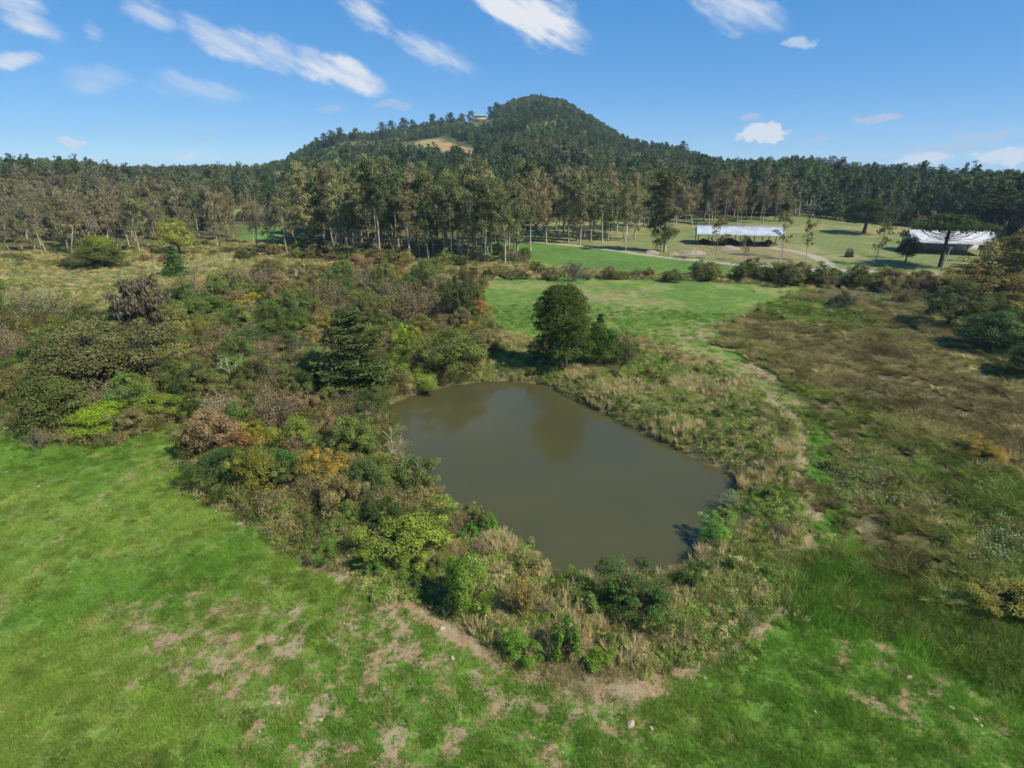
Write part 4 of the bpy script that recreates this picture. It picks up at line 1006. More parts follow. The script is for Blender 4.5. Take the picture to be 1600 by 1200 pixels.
# ------------------------------------------------------------------ wooded slopes: woods that read as one mass
def woods():
    X, Y = [], []
    for r0, r1, sp in ((268, 420, 6.2), (420, 700, 7.2), (700, 1280, 7.4)):
        n = int(.5 * 1.72 * (r1 * r1 - r0 * r0) / (sp * sp))
        a = R.uniform(-.86, .86, n); r = np.sqrt(R.uniform(r0 * r0, r1 * r1, n)); X.append(r * np.sin(a)); Y.append(r * np.cos(a))
    X, Y = np.concatenate(X), np.concatenate(Y)
    r = np.hypot(X, Y); dr, el = ridge(np.arctan2(X, Y))
    ok = r < dr + 60
    for P, bf in zip(CLEAR, (16, 16, 16, 12, 6, 4, 6, 8, 6, 18, 18, 8)): ok &= ~(inside(P, X, Y) | (segdist(P, X, Y) < bf))
    ok &= ~inside(YARD, X, Y) & ~inside(BACKGREEN, X, Y)
    X, Y, r, dr = X[ok], Y[ok], r[ok], dr[ok]
    f = fbm(X, Y, 70, 90, 3); f2 = fbm(X, Y, 40, 94, 2); n = len(X)
    px, py = project(X, Y, H(X, Y))
    pal = np.array([S(62, 76, 48), S(72, 84, 50), S(82, 88, 58), S(98, 94, 72), S(98, 106, 58)])
    key = np.clip((f - .5) * 5 + 1.1 + R.normal(0, .55, n) + np.where(px < 420, .9, 0) - np.where(px > 1100, .5, 0), 0, 3.2)
    i = np.floor(key).astype(int); w = (key - i)[:, None]
    t = pal[i] * (1 - w) + pal[np.minimum(i + 1, 4)] * w
    lime = R.random(n) < .025; t[lime] = pal[4]
    t = t * (R.normal(1, .18, n) * (1 + 1.0 * (fbm(X, Y, 26, 97, 2) - .5))).clip(.5, 1.7)[:, None] * np.array([.84, .92, 1.0])
    sc = np.minimum(R.uniform(.5, 1.2, n) * (1 + 1.1 * (f2 - .5)), 1.08)
    sc = sc * np.where(r > dr - 40, .8, 1)
    sc = sc * np.where(px < 450, .82, 1); near = r < 480
    scatter('near_woods', 'mixed eucalyptus woods filling the valley behind the groves', 'woods', MID, X[near], Y[near], sc[near] * np.where(px[near] > 1000, 1.0, .95), t[near], tilt=.04)
    far = ~near
    scatter('hillside_woods', 'mixed woods covering the hill and the slopes', 'woods', FAR, X[far], Y[far], np.stack([sc[far] * .82, sc[far] * .82, sc[far] * .72], 1), t[far], tilt=.04)
woods()
RIDGE = [(496, 228, 26), (508, 224, 28), (520, 221, 30), (532, 219, 34), (556, 214, 26), (584, 206, 18), (598, 205, 26), (612, 204, 28), (632, 203, 32), (646, 203, 28), (676, 198, 34), (690, 196, 24), (704, 195, 32), (722, 192, 26), (736, 186, 24),
         (766, 180, 26), (776, 176, 28), (838, 154, 14), (880, 160, 12), (912, 176, 14), (972, 218, 20), (994, 224, 18), (1040, 232, 22), (1066, 236, 28), (1080, 238, 26), (1110, 244, 22), (1138, 246, 18), (1158, 246, 18), (1190, 246, 26), (1204, 246, 28),
         (1226, 244, 28), (1244, 244, 24), (1264, 246, 26), (1276, 246, 28), (1288, 248, 28), (1300, 250, 30), (1314, 252, 26), (1334, 256, 22), (1350, 258, 18), (1384, 258, 16), (1400, 260, 20), (1412, 260, 22), (1428, 262, 20), (1446, 262, 18), (1470, 264, 20), (1494, 266, 16), (1546, 268, 14), (1580, 268, 16),
         (12, 246, 16), (30, 246, 14), (60, 250, 14), (76, 250, 18), (92, 250, 20), (110, 250, 20), (128, 250, 20), (144, 250, 16), (186, 256, 16), (198, 256, 18), (220, 256, 14), (240, 254, 12), (302, 256, 14), (322, 256, 14), (342, 256, 18), (358, 256, 14), (420, 256, 16), (444, 250, 14)]
def ridge_where(px):
    return 'on the skyline left of the hill' if px < 450 else 'on the left shoulder of the hill' if px < 780 else 'near the hill top' if px < 960 else 'on the ridge right of the hill' if px < 1180 else 'of the dark clump on the right skyline' if px < 1340 else 'on the low skyline at far right'
seen_on = {}
for px, py, hp in sorted(RIDGE):
    x, y = hit(px, py + 6); hh = metres(px, py + 6, hp * (1.08 if px > 1170 else .95 if px < 450 else .76))
    o = bpy.data.objects.new('ridge_tree', FAR[(px * 7) % 9]); COL.objects.link(o)
    k = hh / (13 if (px * 7) % 9 < 6 else 16)
    o.location = (x, y, h1(x, y) - .3); o.scale = (k * 1.25, k * 1.25, k); o.rotation_euler = (0, 0, px * 1.7); o['tint'] = [float(v) for v in vary(S(54, 66, 40), .12)]
    w_ = ridge_where(px); seen_on[w_] = seen_on.get(w_, 0) + 1
    tag(o, 'dark tree %s, %s from the left' % (w_, nth(seen_on[w_])), 'tree', 'skyline trees ' + w_)

# ------------------------------------------------------------------ ground cover nobody could count
def spread(n, r0, r1, amax=1.03):
    n = int(n * amax / .87)
    a = R.uniform(-amax, amax, n); r = np.sqrt(R.uniform(r0 * r0, r1 * r1, n)); return r * np.sin(a), r * np.cos(a)
def sel(ok, *A): return [q[ok] for q in A]
SRC = {}
def turf():
    X, Y = [], []
    for r0, r1, d in ((14, 45, 5.5), (45, 75, 2.6), (75, 125, .9)):
        x, y = spread(int(.87 * (r1 * r1 - r0 * r0) * d), r0, r1); X.append(x); Y.append(y)
    X, Y = np.concatenate(X), np.concatenate(Y)
    w = fbm(X, Y, 3, 77, 3) - .5
    s = sdist(POND, X, Y)
    ok = (s < -.6) & ~(sdist(THICKET, X, Y) > 1.5) & ~(sdist(MARSH, X, Y) > 1.5)
    sm = soil_mask(X, Y)
    ok &= sm + R.normal(0, .2, len(X)) < .5
    X, Y, w, sm = sel(ok, X, Y, w, sm)
    c = zone_colour(X, Y)
    f = fbm(X, Y, 1.6, 83, 3)
    c = c * (1 + (f - .5)[:, None] * 1.1) * np.where(R.random(len(X)) < .2, .66, 1)[:, None] * np.array([1, 1, 1.08])
    dry = R.random(len(X)) < .05; c[dry] = S(136, 134, 84)
    rank = sdist(RANK, X, Y) > -1; bank = sdist(BANK, X, Y) > 0
    sc = R.uniform(.55, 1.2, len(X)) * (.6 + 1.0 * f) * np.where(rank, 2.2, 1) * np.where(bank, 1.5, 1) * np.where(np.hypot(X, Y) > 70, 1.35, 1)
    scl = np.stack([sc * .5 + .5, sc * .5 + .5, sc], 1)
    scatter('meadow_grass', 'short green grass of the meadow', 'grass', PATCH, X, Y, scl, c)
turf()
def cover():
    # tussocks of the marsh
    x, y = spread(48000, 34, 150)
    ok = (sdist(MARSH, x, y) + (fbm(x, y, 6, 51) - .5) * 14 > 0); x, y = sel(ok, x, y)
    f = fbm(x, y, 8, 53, 3); g = fbm(x, y, 20, 57, 2)
    keep = R.random(len(x)) < .35 + f; x, y, f, g = sel(keep, x, y, f, g); n = len(x)
    pal = np.array([S(108, 100, 70), S(104, 104, 62), S(88, 108, 48), S(142, 132, 102)])
    k = np.clip((g - .5) * 6 + 1 + R.normal(0, .45, n), 0, 2); i = np.minimum(k.astype(int), 1); w = (k - i)[:, None]
    t = pal[i] * (1 - w) + pal[i + 1] * w; d = R.random(n) < .11; t[d] = pal[3]; t = t * .9
    scatter('tussock_grass', 'brown and olive tussock grass filling the marsh on the right', 'grass', TUSSOCK, x, y, R.uniform(.5, 1.55, n) * (.45 + 1.0 * f), t * (R.normal(1, .2, n) * (1 + 1.3 * (fbm(x, y, 3.5, 58, 2) - .5))).clip(.4, 1.8)[:, None])
    # rank green grass below the marsh
    x, y = spread(16000, 28, 80)
    ok = sdist(RANK, x, y) + (fbm(x, y, 5, 59) - .5) * 6 > 0; x, y = sel(ok, x, y); x, y = x[:2600], y[:2600]; n = len(x)
    scatter('rank_grass', 'tall dark green grass below the marsh at right', 'grass', TUSSOCK, x, y, R.uniform(.4, 1.1, n), np.array([S(84, 100, 42), S(68, 90, 38), S(100, 104, 56), S(76, 100, 40)])[R.integers(0, 4, n)] * R.normal(1, .2, n)[:, None])
    # dry reeds and herbs of the banks
    x, y = spread(42000, 28, 110)
    s = sdist(POND, x, y); b = sdist(BANK, x, y) + (fbm(x, y, 4, 63) - .5) * 3
    q = fbm(x, y, 5, 65, 3)
    ok = (s < -.25) & (b > 0) & (np.minimum(segdist(TRAIL, x, y, False), segdist(TRAIL3, x, y, False)) > .7) & (R.random(len(x)) < (sstep(.42, .6, q) * .85 + .12 + .4 * (s > -1.4)) * .9); xr, yr, qr = sel(ok, x, y, q); n = len(xr)
    t = np.where((R.random(n) < .7)[:, None], S(154, 143, 112), S(130, 128, 86)) * R.normal(1, .14, n)[:, None]
    scatter('dry_grass', 'tall straw coloured grass on the banks of the pond', 'grass', REED, xr, yr, R.uniform(.3, .75, n) * (.7 + .8 * sstep(.4, .65, qr)), t, tilt=.14)
    x, y = spread(34000, 28, 110)
    s = sdist(POND, x, y); b = sdist(BANK, x, y) + (fbm(x, y, 4, 63) - .5) * 4; q = fbm(x, y, 4.5, 68, 3)
    ok = (s < -.2) & (b > -.8) & (R.random(len(x)) < sstep(.4, .62, q) * .8 + .3) & (np.minimum(segdist(TRAIL, x, y, False), segdist(TRAIL3, x, y, False)) > .7); x, y = sel(ok, x, y); n = len(x)
    pal = np.array([S(92, 114, 50), S(104, 118, 58), S(84, 104, 48), S(116, 122, 68), S(134, 128, 88)])
    scatter('bank_herbs', 'low green herbs on the banks of the pond', 'herbs', HERB, x, y, R.uniform(.6, 1.5, n), pal[R.integers(0, 5, n)] * R.normal(1, .12, n)[:, None])
    # undergrowth of the thicket, hedges and the right marsh edge
    x, y = spread(34000, 40, 190)
    ok = (sdist(THICKET, x, y) > -1) & (sdist(POND, x, y) < -.5); x, y = sel(ok, x, y); n = len(x)
    pal = np.array([S(92, 94, 52), S(106, 98, 62), S(80, 92, 46), S(120, 112, 76), S(66, 76, 40)])
    scatter('undergrowth', 'tangled undergrowth between the shrubs of the thicket', 'undergrowth', SCRUB, x, y, np.stack([R.uniform(1.4, 3.2, n)] * 2 + [R.uniform(1.6, 4.6, n)], 1), pal[R.integers(0, 5, n)] * R.normal(1, .14, n)[:, None])
    # weeds on the pastures, dry clumps on the far fields
    x, y = spread(44000, 95, 250)
    ok = ((sdist(OLIVE, x, y) > -3) | ((sdist(YARD, x, y) < 0) & (sdist(BACKGREEN, x, y) < -1) & (sdist(FIELD, x, y) < 1) & (y < 225))) & (sdist(THICKET, x, y) < 2) & (sdist(MARSH, x, y) < 0) & (sdist(YARD, x, y) < -1)
    f = fbm(x, y, 16, 73, 3); ok &= R.random(len(x)) < sstep(.38, .6, f) * .9 + .2
    x, y = sel(ok, x, y); n = len(x); pal = np.array([S(138, 130, 84), S(110, 114, 62), S(92, 106, 56), S(150, 134, 98)])
    scatter('pasture_weeds', 'dry weeds and clumps on the pasture behind the thicket', 'weeds', SCRUB, x, y, R.uniform(1.0, 2.6, n), pal[R.integers(0, 4, n)] * R.normal(1, .14, n)[:, None])
    # darker weeds dotted over the meadow
    x, y = spread(3200, 18, 90)
    ok = (sdist(POND, x, y) < -2) & (sdist(MARSH, x, y) < 0) & (sdist(THICKET, x, y) < -1) & (R.random(len(x)) < sstep(.42, .65, fbm(x, y, 12, 79, 2))); x, y = sel(ok, x, y); n = len(x)
    scatter('meadow_weeds', 'darker weed clumps dotted over the meadow', 'weeds', HERB, x, y, np.stack([R.uniform(.2, .85, n)] * 2 + [R.uniform(.15, .6, n)], 1), np.array([S(66, 88, 38), S(76, 98, 40), S(112, 112, 62)])[R.integers(0, 3, n)] * R.normal(1, .15, n)[:, None])
    # white flowers in the marsh
    rg = np.random.default_rng(4); C = np.c_[rg.normal(0, .4, (14, 2)), rg.uniform(.35, .7, 14)]
    V, F = leaf_geo(C, np.tile([0, 0, 1.], (14, 1)),   .06, .055, rg, .5); fl = mk_mesh('petals', V, F, M_FLOWER, {'lv': rg.random(14)})
    xs, ys = [], []
    for cx, cy_, sx, sy, k in ((1310, 488, 60, 16, 150), (1370, 465, 60, 8, 90), (1215, 515, 20, 12, 40), (1430, 530, 60, 14, 60), (1370, 610, 30, 6, 26), (1345, 735, 45, 18, 90), (1420, 770, 40, 14, 60), (1560, 850, 22, 22, 90), (1540, 585, 40, 8, 30), (1555, 610, 30, 10, 26)):
        for _ in range(int(k * .55)):
            a, b = plane(R.normal(cx, sx), R.normal(cy_, sy)); xs.append(a); ys.append(b)
    x, y = np.array(xs), np.array(ys); n = len(x)
    scatter('white_flowers', 'small white flowers dotted among the marsh grass', 'flowers', [fl], x, y, R.uniform(.7, 1.3, n), np.ones((n, 3)))
    scatter('flower_leaves', 'broad green leaves under the white flowers of the marsh', 'leaves', HERB, x + R.normal(0, .4, n), y + R.normal(0, .4, n), R.uniform(.9, 1.7, n), S(88, 106, 52) * R.normal(1, .12, n)[:, None])
cover()
#PART3
# ------------------------------------------------------------------ stones
def stone_mesh(seed):
    rg = np.random.default_rng(seed); import bmesh
    bm = bmesh.new(); bmesh.ops.create_icosphere(bm, subdivisions=2, radius=.5)
    sx = np.array([1, rg.uniform(.55, .8), rg.uniform(.4, .6)]); cuts = unit(rg.normal(0, 1, (9, 3))); dd = rg.uniform(.3, .44, 9)
    for v in bm.verts:
        p = np.array(v.co)
        for c, d in zip(cuts, dd):
            k = p @ c
            if k > d: p = p - c * (k - d)
        v.co = p * sx
    me = bpy.data.meshes.new('stone'); bm.to_mesh(me); bm.free(); me.materials.append(M_STONE); return me
M_STONE = plain_material('pale_stone', S(182, 168, 138), S(138, 122, 96), 5.0, .9)
STONES = [stone_mesh(600 + i) for i in range(4)]
STONE_COUNT = {}
def stone(px, py, wpx, label, group=None):
    x, y = hit(px, py); k = metres(px, py, wpx)
    o = bpy.data.objects.new('stone', STONES[(px + py) % 4]); COL.objects.link(o)
    o.location = (x, y, h1(x, y) + .06 * k); o.scale = (k, k, k); o.rotation_euler = (R.normal(0, .15), R.normal(0, .15), px * .7)
    if group:
        STONE_COUNT[group] = STONE_COUNT.get(group, 0) + 1; label += ', ' + nth(STONE_COUNT[group]) + ' from the left'
    tag(o, label, 'stone', group)
stone(984, 1139, 20, 'largest pale boulder on the meadow in front of the near bank')
stone(1017, 1142, 12, 'pale stone just right of the largest boulder')
stone(1101, 1064, 10, 'pale stone at the right end of the near bank path')
stone(1419, 1065, 14, 'long white stone lying in the dark grass at lower right')
stone(1485, 1111, 12, 'pale flat stone in the grass at lower right, below the long white stone')
stone(692, 987, 12, 'pale stone at the left end of the near bank path')
stone(707, 1031, 12, 'pale flat stone on the meadow below the near bank path')
stone(894, 1073, 8, 'small white stone on the bare path in front of the pond')
stone(1336, 795, 7, 'small orange stone beside the right trail')
for px, py, w in sorted(((349, 1057, 8), (436, 1106, 8), (407, 1149, 9), (224, 1078, 7), (441, 1000, 7), (427, 1000, 5), (411, 1040, 5), (469, 1130, 9), (502, 1131, 12), (584, 1088, 8), (404, 1176, 6))):
    stone(px, py, w, 'small pale stone among the bare patches of the left meadow', 'stones among the bare patches')
for px, py, w in sorted(((273, 713, 5), (60, 761, 6), (10, 738, 5), (426, 845, 6), (112, 898, 5))):
    stone(px, py, w, 'small pale stone in the green grass of the left meadow', 'stones in the left meadow')
for px, py, w in sorted(((955, 1171, 7), (929, 1178, 7), (1009, 1170, 7), (1168, 1098, 7), (1272, 1118, 8), (1332, 1098, 8), (1460, 1118, 6), (880, 1180, 6), (1524, 1125, 10), (1530, 1140, 8))):
    stone(px, py, w, 'small pale stone near the bottom of the picture right of centre', 'stones in the right meadow')
for px, py, w in sorted(((1190, 481, 6), (1148, 579, 6), (1185, 578, 6), (1172, 607, 6), (1152, 608, 5), (1102, 710, 6), (1109, 719, 6), (1243, 706, 5))):
    stone(px, py, w, 'small pale stone on the ground right of the pond', 'stones right of the pond')

# ------------------------------------------------------------------ sheds, houses, poles
def boxgeo(g, c, s, rot=None):
    v = np.array([[x, y, z] for x in (-.5, .5) for y in (-.5, .5) for z in (-.5, .5)]) * np.array(s)
    if rot is not None: v = v @ np.array(rot).T
    F = np.array([[0, 1, 3, 2], [4, 6, 7, 5], [0, 4, 5, 1], [2, 3, 7, 6], [0, 2, 6, 4], [1, 5, 7, 3]])
    g.add(v + np.array(c), F)
def box_mesh(name, c, s, mat):
    g = Geo(); boxgeo(g, c, s); return g.mesh(name, mat)
M_SHEET = plain_material('white_roof_sheet', S(188, 193, 200), S(158, 163, 168), .35, .45)
M_SHEET2 = plain_material('shade_mottled_roof_sheet', S(200, 200, 200), S(140, 132, 122), .9, .5, 0.0, .45, .75)  # tree shade on the right shed's roof, painted in as grey-brown mottling
M_POST = plain_material('weathered_timber', S(120, 104, 84), S(86, 72, 58), 4.0, .9)
M_CONC = plain_material('concrete', S(196, 190, 178), S(160, 154, 144), 3.0, .9)
M_DARKHEAP = plain_material('dark_compost', S(70, 60, 48), S(44, 38, 32), 2.0, .95)
M_HEAP = plain_material('gravel_heap', S(158, 146, 128), S(112, 102, 88), 2.0, .95)
M_WALL = plain_material('cream_render', S(186, 172, 142), S(164, 150, 122), .4, .9)
M_WHITE = plain_material('white_render', S(228, 224, 216), S(206, 202, 194), .4, .9)
M_TILE = plain_material('clay_tiles', S(170, 110, 84), S(140, 90, 70), .8, .9)
M_GLASS = plain_material('dark_window', S(52, 58, 66), S(40, 46, 54), 1.0, .2)
M_METAL = plain_material('galvanised_steel', S(150, 152, 154), S(124, 126, 128), 2.0, .5, .4)
def roof_slope(g, x0, x1, ya, za, yb, zb, pitch=.7, amp=.025, th=.04):
    """corrugated sheet from the eave (ya, za) to the ridge (yb, zb)"""
    n = int((x1 - x0) / pitch * 4); xs = np.linspace(x0, x1, n + 1); w = amp * np.cos(np.linspace(0, 2 * np.pi * n / 4, n + 1))
    nrm = np.array([-(zb - za), yb - ya]); nrm = nrm / np.linalg.norm(nrm); nrm = nrm * np.sign(nrm[1])
    def row(y, z, d): return np.stack([xs, y + nrm[0] * (w + d), z + nrm[1] * (w + d)], 1)
    V = np.concatenate([row(ya, za, 0), row(yb, zb, 0), row(ya, za, -th), row(yb, zb, -th)]); m = n + 1
    i = np.arange(n)
    F = np.concatenate([np.stack([i, i + 1, m + i + 1, m + i], 1), np.stack([2 * m + i, 3 * m + i, 3 * m + i + 1, 2 * m + i + 1], 1), np.stack([i, 2 * m + i, 2 * m + i + 1, i + 1], 1), np.stack([m + i, m + i + 1, 3 * m + i + 1, 3 * m + i], 1)])
    g.add(V, F)
def heap_mesh(seed, w, d, h, mat, rough=.25):
    rg = np.random.default_rng(seed); n = 22
    u = np.linspace(-1, 1, n); X, Y = np.meshgrid(u, u); r = np.hypot(X, Y)
    Z = np.clip(1 - r, 0, 1) ** .8 * (1 + rough * (fbm(X + seed, Y, .35, seed, 3) - .5) * 4) + rg.normal(0, .04, X.shape) * (r < .95)
    V = np.stack([X * w / 2, Y * d / 2, np.maximum(Z, 0) * h - .05 - (r >= 1) * .1], -1).reshape(-1, 3)
    i = np.arange(n - 1)[:, None] * n + np.arange(n - 1)[None]; F = np.stack([i, i + 1, i + n + 1, i + n], -1).reshape(-1, 4)
    g = Geo(); g.add(V, F); return g.mesh('heap', mat)
def shed(label, p0, p1, depth, eave, ridge_h, mat, nposts, walled=False):
    """open gabled shed between two ground points along its front eave"""
    a, b = np.array(hit(*p0)), np.array(hit(*p1)); L = np.linalg.norm(b - a); yaw = math.atan2(b[1] - a[1], b[0] - a[0])
    e = empty('shed', (a[0], a[1], h1(*a)), yaw); tag(e, label, 'shed')
    g = Geo(); roof_slope(g, -.6, L + .6, -.7, eave - .25, depth / 2, ridge_h); rf = child('roof', g.mesh('roof_front', mat), e)
    g = Geo(); roof_slope(g, -.6, L + .6, depth + .7, eave - .25, depth / 2 + .02, ridge_h - .004); child('roof', g.mesh('roof_back', mat), e)
    g = Geo(); boxgeo(g, (L / 2, depth / 2, ridge_h + .09), (L + 1.2, .5, .05)); child('ridge_cap', g.mesh('ridge_cap', mat), rf)
    post = box_mesh('post', (0, 0, eave / 2 - .2), (.28, .28, eave - .1), M_POST)
    for k in range(nposts):
        for yy in (.1, depth - .1): child('post', post, e, (L * k / (nposts - 1), yy, 0))
    child('beam', box_mesh('beam', (L / 2, .1, eave - .28), (L + .4, .2, .3), M_POST), e)
    child('beam', box_mesh('beam', (L / 2, depth - .1, eave - .28), (L + .4, .2, .3), M_POST), e)
    for xx in (0.0, L):
        g = Geo(); V = np.array([[xx - .04, .2, eave - .1], [xx - .04, depth - .2, eave - .1], [xx - .04, depth / 2, ridge_h - .15], [xx + .04, .2, eave - .1], [xx + .04, depth - .2, eave - .1], [xx + .04, depth / 2, ridge_h - .15]])
        g.add(V, np.array([[0, 1, 2, 2], [3, 5, 4, 4]])[:, :3]); g.add(V, np.array([[0, 3, 4], [0, 4, 1], [1, 4, 5], [1, 5, 2], [2, 5, 3], [2, 3, 0]]))
        child('gable', g.mesh('gable', M_SHEET2), e)
    if walled: child('wall', box_mesh('wall', (L / 2, depth - .5, eave * .4 - .3), (L - .6, .15, eave * .8), M_CONC), e)
    return e, L
s1, L1 = shed('long open shed with white corrugated roof on the lawn behind the farm road', (1090, 383), (1222, 387), 12, 4.2, 6.6, M_SHEET, 7)
def heap(px, py, wpx, hpx, mat, label, name='heap'):
    x, y = hit(px, py); w = metres(px, py, wpx); h = metres(px, py, hpx)
    o = bpy.data.objects.new(name, heap_mesh(px, w, w * .6, h, mat)); COL.objects.link(o); o.location = (x, y, h1(x, y)); tag(o, label, 'heap')
def in_shed(k, dy, w, h, label):
    m = s1.matrix_basis; p = m @ Vector((L1 * k, dy, 0)); o = bpy.data.objects.new('heap', heap_mesh(int(k * 100) + 3, w, 5, h, M_DARKHEAP)); COL.objects.link(o); o.location = p; o.rotation_euler = s1.rotation_euler; tag(o, label, 'heap')
in_shed(.1, 6, 7, 1.9, 'dark heap under the left end of the white roofed shed')
in_shed(.4, 6, 9, 2.4, 'large dark heap under the middle of the white roofed shed')
in_shed(.62, 5.5, 6, 2.6, 'dark heap right of the middle under the white roofed shed')
in_shed(.88, 6, 7, 2.0, 'dark heap under the right end of the white roofed shed')
heap(1018, 396, 26, 6, M_HEAP, 'pale gravel heap at the foot of the lone olive brown tree')
heap(1083, 396, 40, 8, M_HEAP, 'broken rubble heap beside the farm road')
heap(1140, 389, 34, 6, M_HEAP, 'low earth heap in front of the white roofed shed')
heap(1052, 398, 20, 5, M_HEAP, 'small gravel heap left of the broken rubble')
shed('long shed with shade-mottled white roof half hidden by the flat-topped araucaria', (1424, 396), (1552, 402), 13, 4.0, 7.4, M_SHEET2, 7, True)
def aframe():
    x, y = hit(1326, 402); k = metres(1326, 402, 15) / 4.6
    e = empty('wooden_shelter', (x, y, h1(x, y)), .45, (k, k, k)); tag(e, 'small steep wooden shelter frame standing on the lawn', 'shelter')
    for s in (-1, 1):
        for q in range(6):
            g = Geo(); t = math.radians(66); R_ = [[math.cos(t), 0, s * math.sin(t)], [0, 1, 0], [-s * math.sin(t), 0, math.cos(t)]]
            c, sn = math.cos(t), math.sin(t)
            mid = np.array([s * 1.75 * .5 + s * .02, -1.2 + q * .48, 2.05])
            boxgeo(g, mid, (4.6, .44, .07), [[-s * c * .0 + (1.75 / 4.6) * -s, 0, sn], [0, 1, 0], [sn, 0, s * (1.75 / 4.6)]])
            child('plank', g.mesh('plank', M_POST), e)
    for yy in (-1.45, 1.45): child('brace', box_mesh('brace', (0, yy, 1.1), (2.2, .1, .14), M_POST), e)
aframe()
def pole(p0, top, label, lean=0.0, mat=None):
    x, y = hit(*p0); h = metres(*p0, p0[1] - top)
    e = empty('utility_pole', (x, y, h1(x, y)), 0); e.rotation_euler = (0, lean, 0); tag(e, label, 'pole', 'poles by the farm road')
    V, F = tube(np.array([[0, 0, -.4], [0, 0, h * .5], [0, 0, h]]), np.array([.15, .13, .1]), 8); g = Geo(); g.add(V, F); child('shaft', g.mesh('shaft', mat or M_CONC, True), e)
    child('crossarm', box_mesh('crossarm', (0, .1, h - .35), (1.3, .1, .12), M_POST), e)
    for k in (-.5, 0, .5):
        child('insulator', box_mesh('insulator', (k, .1, h - .2), (.08, .08, .16), M_WHITE), e)
pole((977, 399), 369, 'slim pale pole beside the farm road in front of the open grove')
pole((1216, 420), 381, 'slim pale pole by the road in front of the white roofed shed')
pole((1468, 428), 386, 'pale pole leaning right in front of the flat-topped araucaria', .16)
def house(px, py, wpx, storeys, wallmat, roofmat, label, yaw=0.0, deep=.7, hip=True):
    x, y = hit(px, py); w = metres(px, py, wpx); d = w * deep; h = 3.0 * storeys
    e = empty('house', (x, y, h1(x, y)), yaw); tag(e, label, 'house')
    child('wall', box_mesh('wall', (0, 0, h / 2 - .5), (w, d, h + 1), wallmat), e)
    o = .6; g = Geo(); rx = w / 2 + o; ry = d / 2 + o; rh = d * .28; ins = rx - ry * .9 if hip else rx
    V = np.array([[-rx, -ry, h], [rx, -ry, h], [rx, ry, h], [-rx, ry, h], [-ins, 0, h + rh], [ins, 0, h + rh]])
    g.add(V, np.array([[0, 1, 5, 4], [2, 3, 4, 5], [3, 2, 1, 0]])); g.add(V, np.array([[1, 2, 5], [3, 0, 4]])); child('roof', g.mesh('roof', roofmat), e)
    n = max(3, int(w / 3.2))
    for s in range(storeys):
        for k in range(n):
            f = child('window', box_mesh('window', (-w / 2 + w * (k + .5) / n, -d / 2 - .03, 3 * s + 1.7), (1.3, .1, 1.2), M_WHITE), e)
            child('pane', box_mesh('pane', (-w / 2 + w * (k + .5) / n, -d / 2 - .06, 3 * s + 1.7), (1.1, .1, 1.0), M_GLASS), f)
    child('door', box_mesh('door', (w * .03 + w / n, -d / 2 - .05, 1.05), (1.0, .12, 2.1), M_POST), e)
    return e
house(750, 189, 19, 2, M_WALL, M_WALL, 'cream coloured building high on the left shoulder of the hill', .15, .5)
house(34, 249, 20, 1, M_WHITE, M_TILE, 'pale house with clay roof on the skyline at far left', .2)
house(167, 254, 16, 1, M_WHITE, M_SHEET2, 'white house with pale hipped roof on the rise at left', -.2)
def pylon():
    x, y = hit(160, 247); h = metres(160, 247, 20); e = empty('power_pylon', (x, y, h1(x, y)), .3); tag(e, 'faint lattice power pylon behind the white house at left', 'pylon')
    g = Geo(); b = h * .12
    for sx in (-1, 1):
        for sy in (-1, 1): g.add(*tube(np.array([[sx * b, sy * b, 0], [sx * b * .25, sy * b * .25, h]]), .1, 4))
    for k in range(6):
        z0, z1 = h * k / 6, h * (k + 1) / 6; r0, r1 = b * (1 - .75 * k / 6), b * (1 - .75 * (k + 1) / 6)
        for sy in (-1, 1): g.add(*tube(np.array([[-r0, sy * r0, z0], [r1, sy * r1, z1]]), .06, 3)); g.add(*tube(np.array([[r0, sy * r0, z0], [-r1, sy * r1, z1]]), .06, 3))
    child('lattice', g.mesh('lattice', M_METAL), e)
    for z, w in ((.78, .34), (.9, .26)): child('crossarm', box_mesh('crossarm', (0, 0, h * z), (h * w, .15, .15), M_METAL), e)
pylon()

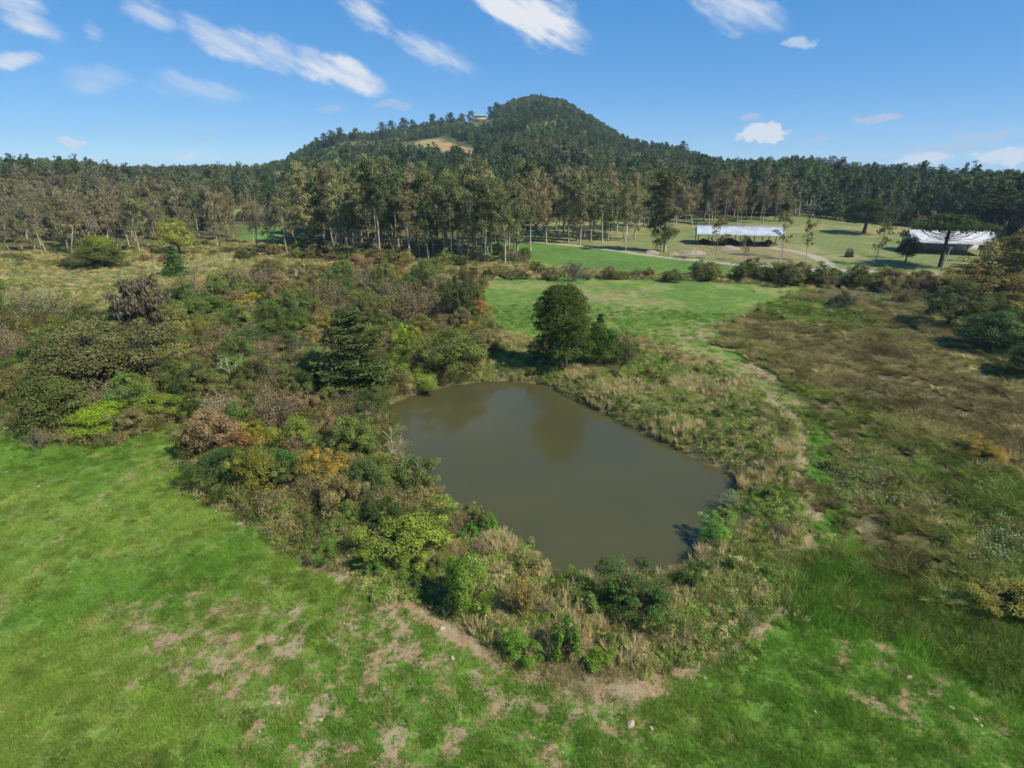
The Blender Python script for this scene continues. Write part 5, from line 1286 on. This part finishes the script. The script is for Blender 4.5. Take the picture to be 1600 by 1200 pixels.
# ------------------------------------------------------------------ which one is which: labels by neighbour or by place in a row
def name_plants():
    import re
    short = []
    for x, y, l in LANDMARK:
        q = re.split(r" (?:at|in|on|of|behind|beside|left|right|below|standing|rising|overhanging|leaning|spreading|just|deep|alone|under|with|cut|half|by)\b", l)[0]
        short.append(q)
    ok = [(x, y, q) for (x, y, l), q in zip(LANDMARK, short) if short.count(q) == 1 and len(q.split()) >= 3]
    fam = {}
    for o, look, where, W in FILLED:
        x, y = o.location.x, o.location.y
        k = min(ok, key=lambda t: math.hypot(t[0] - x, t[1] - y))
        (a, b), (c, d) = project(x, y, 0.0), project(k[0], k[1], 0.0)
        rel = ('left of' if a < c else 'right of') if abs(a - c) > abs(b - d) else ('behind' if b < d else 'in front of')
        near = 'just ' if math.hypot(k[0] - x, k[1] - y) < 5 else 'some way '
        fam.setdefault('%s %s%s the %s' % (look, near, rel, k[2]), []).append((o, W))
    for l, m in fam.items():
        m.sort(key=lambda t: -t[1])
        for i, (o, W) in enumerate(m):
            o['label'] = l if len(m) == 1 else ('larger ' if i == 0 else 'smaller ') + l if len(m) == 2 else ('largest ' if i == 0 else 'smallest ' if i == len(m) - 1 else nth(i + 1) + ' largest ') + l
    rows = {}
    for o, look, where, W in ROWS: rows.setdefault((look, where), []).append(o)
    for (look, where), m in rows.items():
        m.sort(key=lambda o: o.location.x / o.location.y)
        for i, o in enumerate(m): o['label'] = '%s %s' % (look, where) if len(m) == 1 else '%s, %s such from left, %s' % (look, nth(i + 1), where)
name_plants()

# ------------------------------------------------------------------ the air over the valley
def haze():
    m, N, L = new_mat('valley_haze')
    v = N.new('ShaderNodeVolumePrincipled'); v.inputs['Color'].default_value = (.66, .82, 1.0, 1); v.inputs['Density'].default_value = .00012; v.inputs['Anisotropy'].default_value = .1
    o = N.new('ShaderNodeOutputMaterial'); L.new(v.outputs[0], o.inputs['Volume'])
    g = Geo(); boxgeo(g, (0, 0, 0), (2 * 3400, 2 * 3400, 216)); ob = bpy.data.objects.new('haze', g.mesh('haze', m)); COL.objects.link(ob)
    ob.location = (0, 0, 79)
    tag(ob, 'thin bluish haze over the valley', 'haze', kind='stuff')
haze()
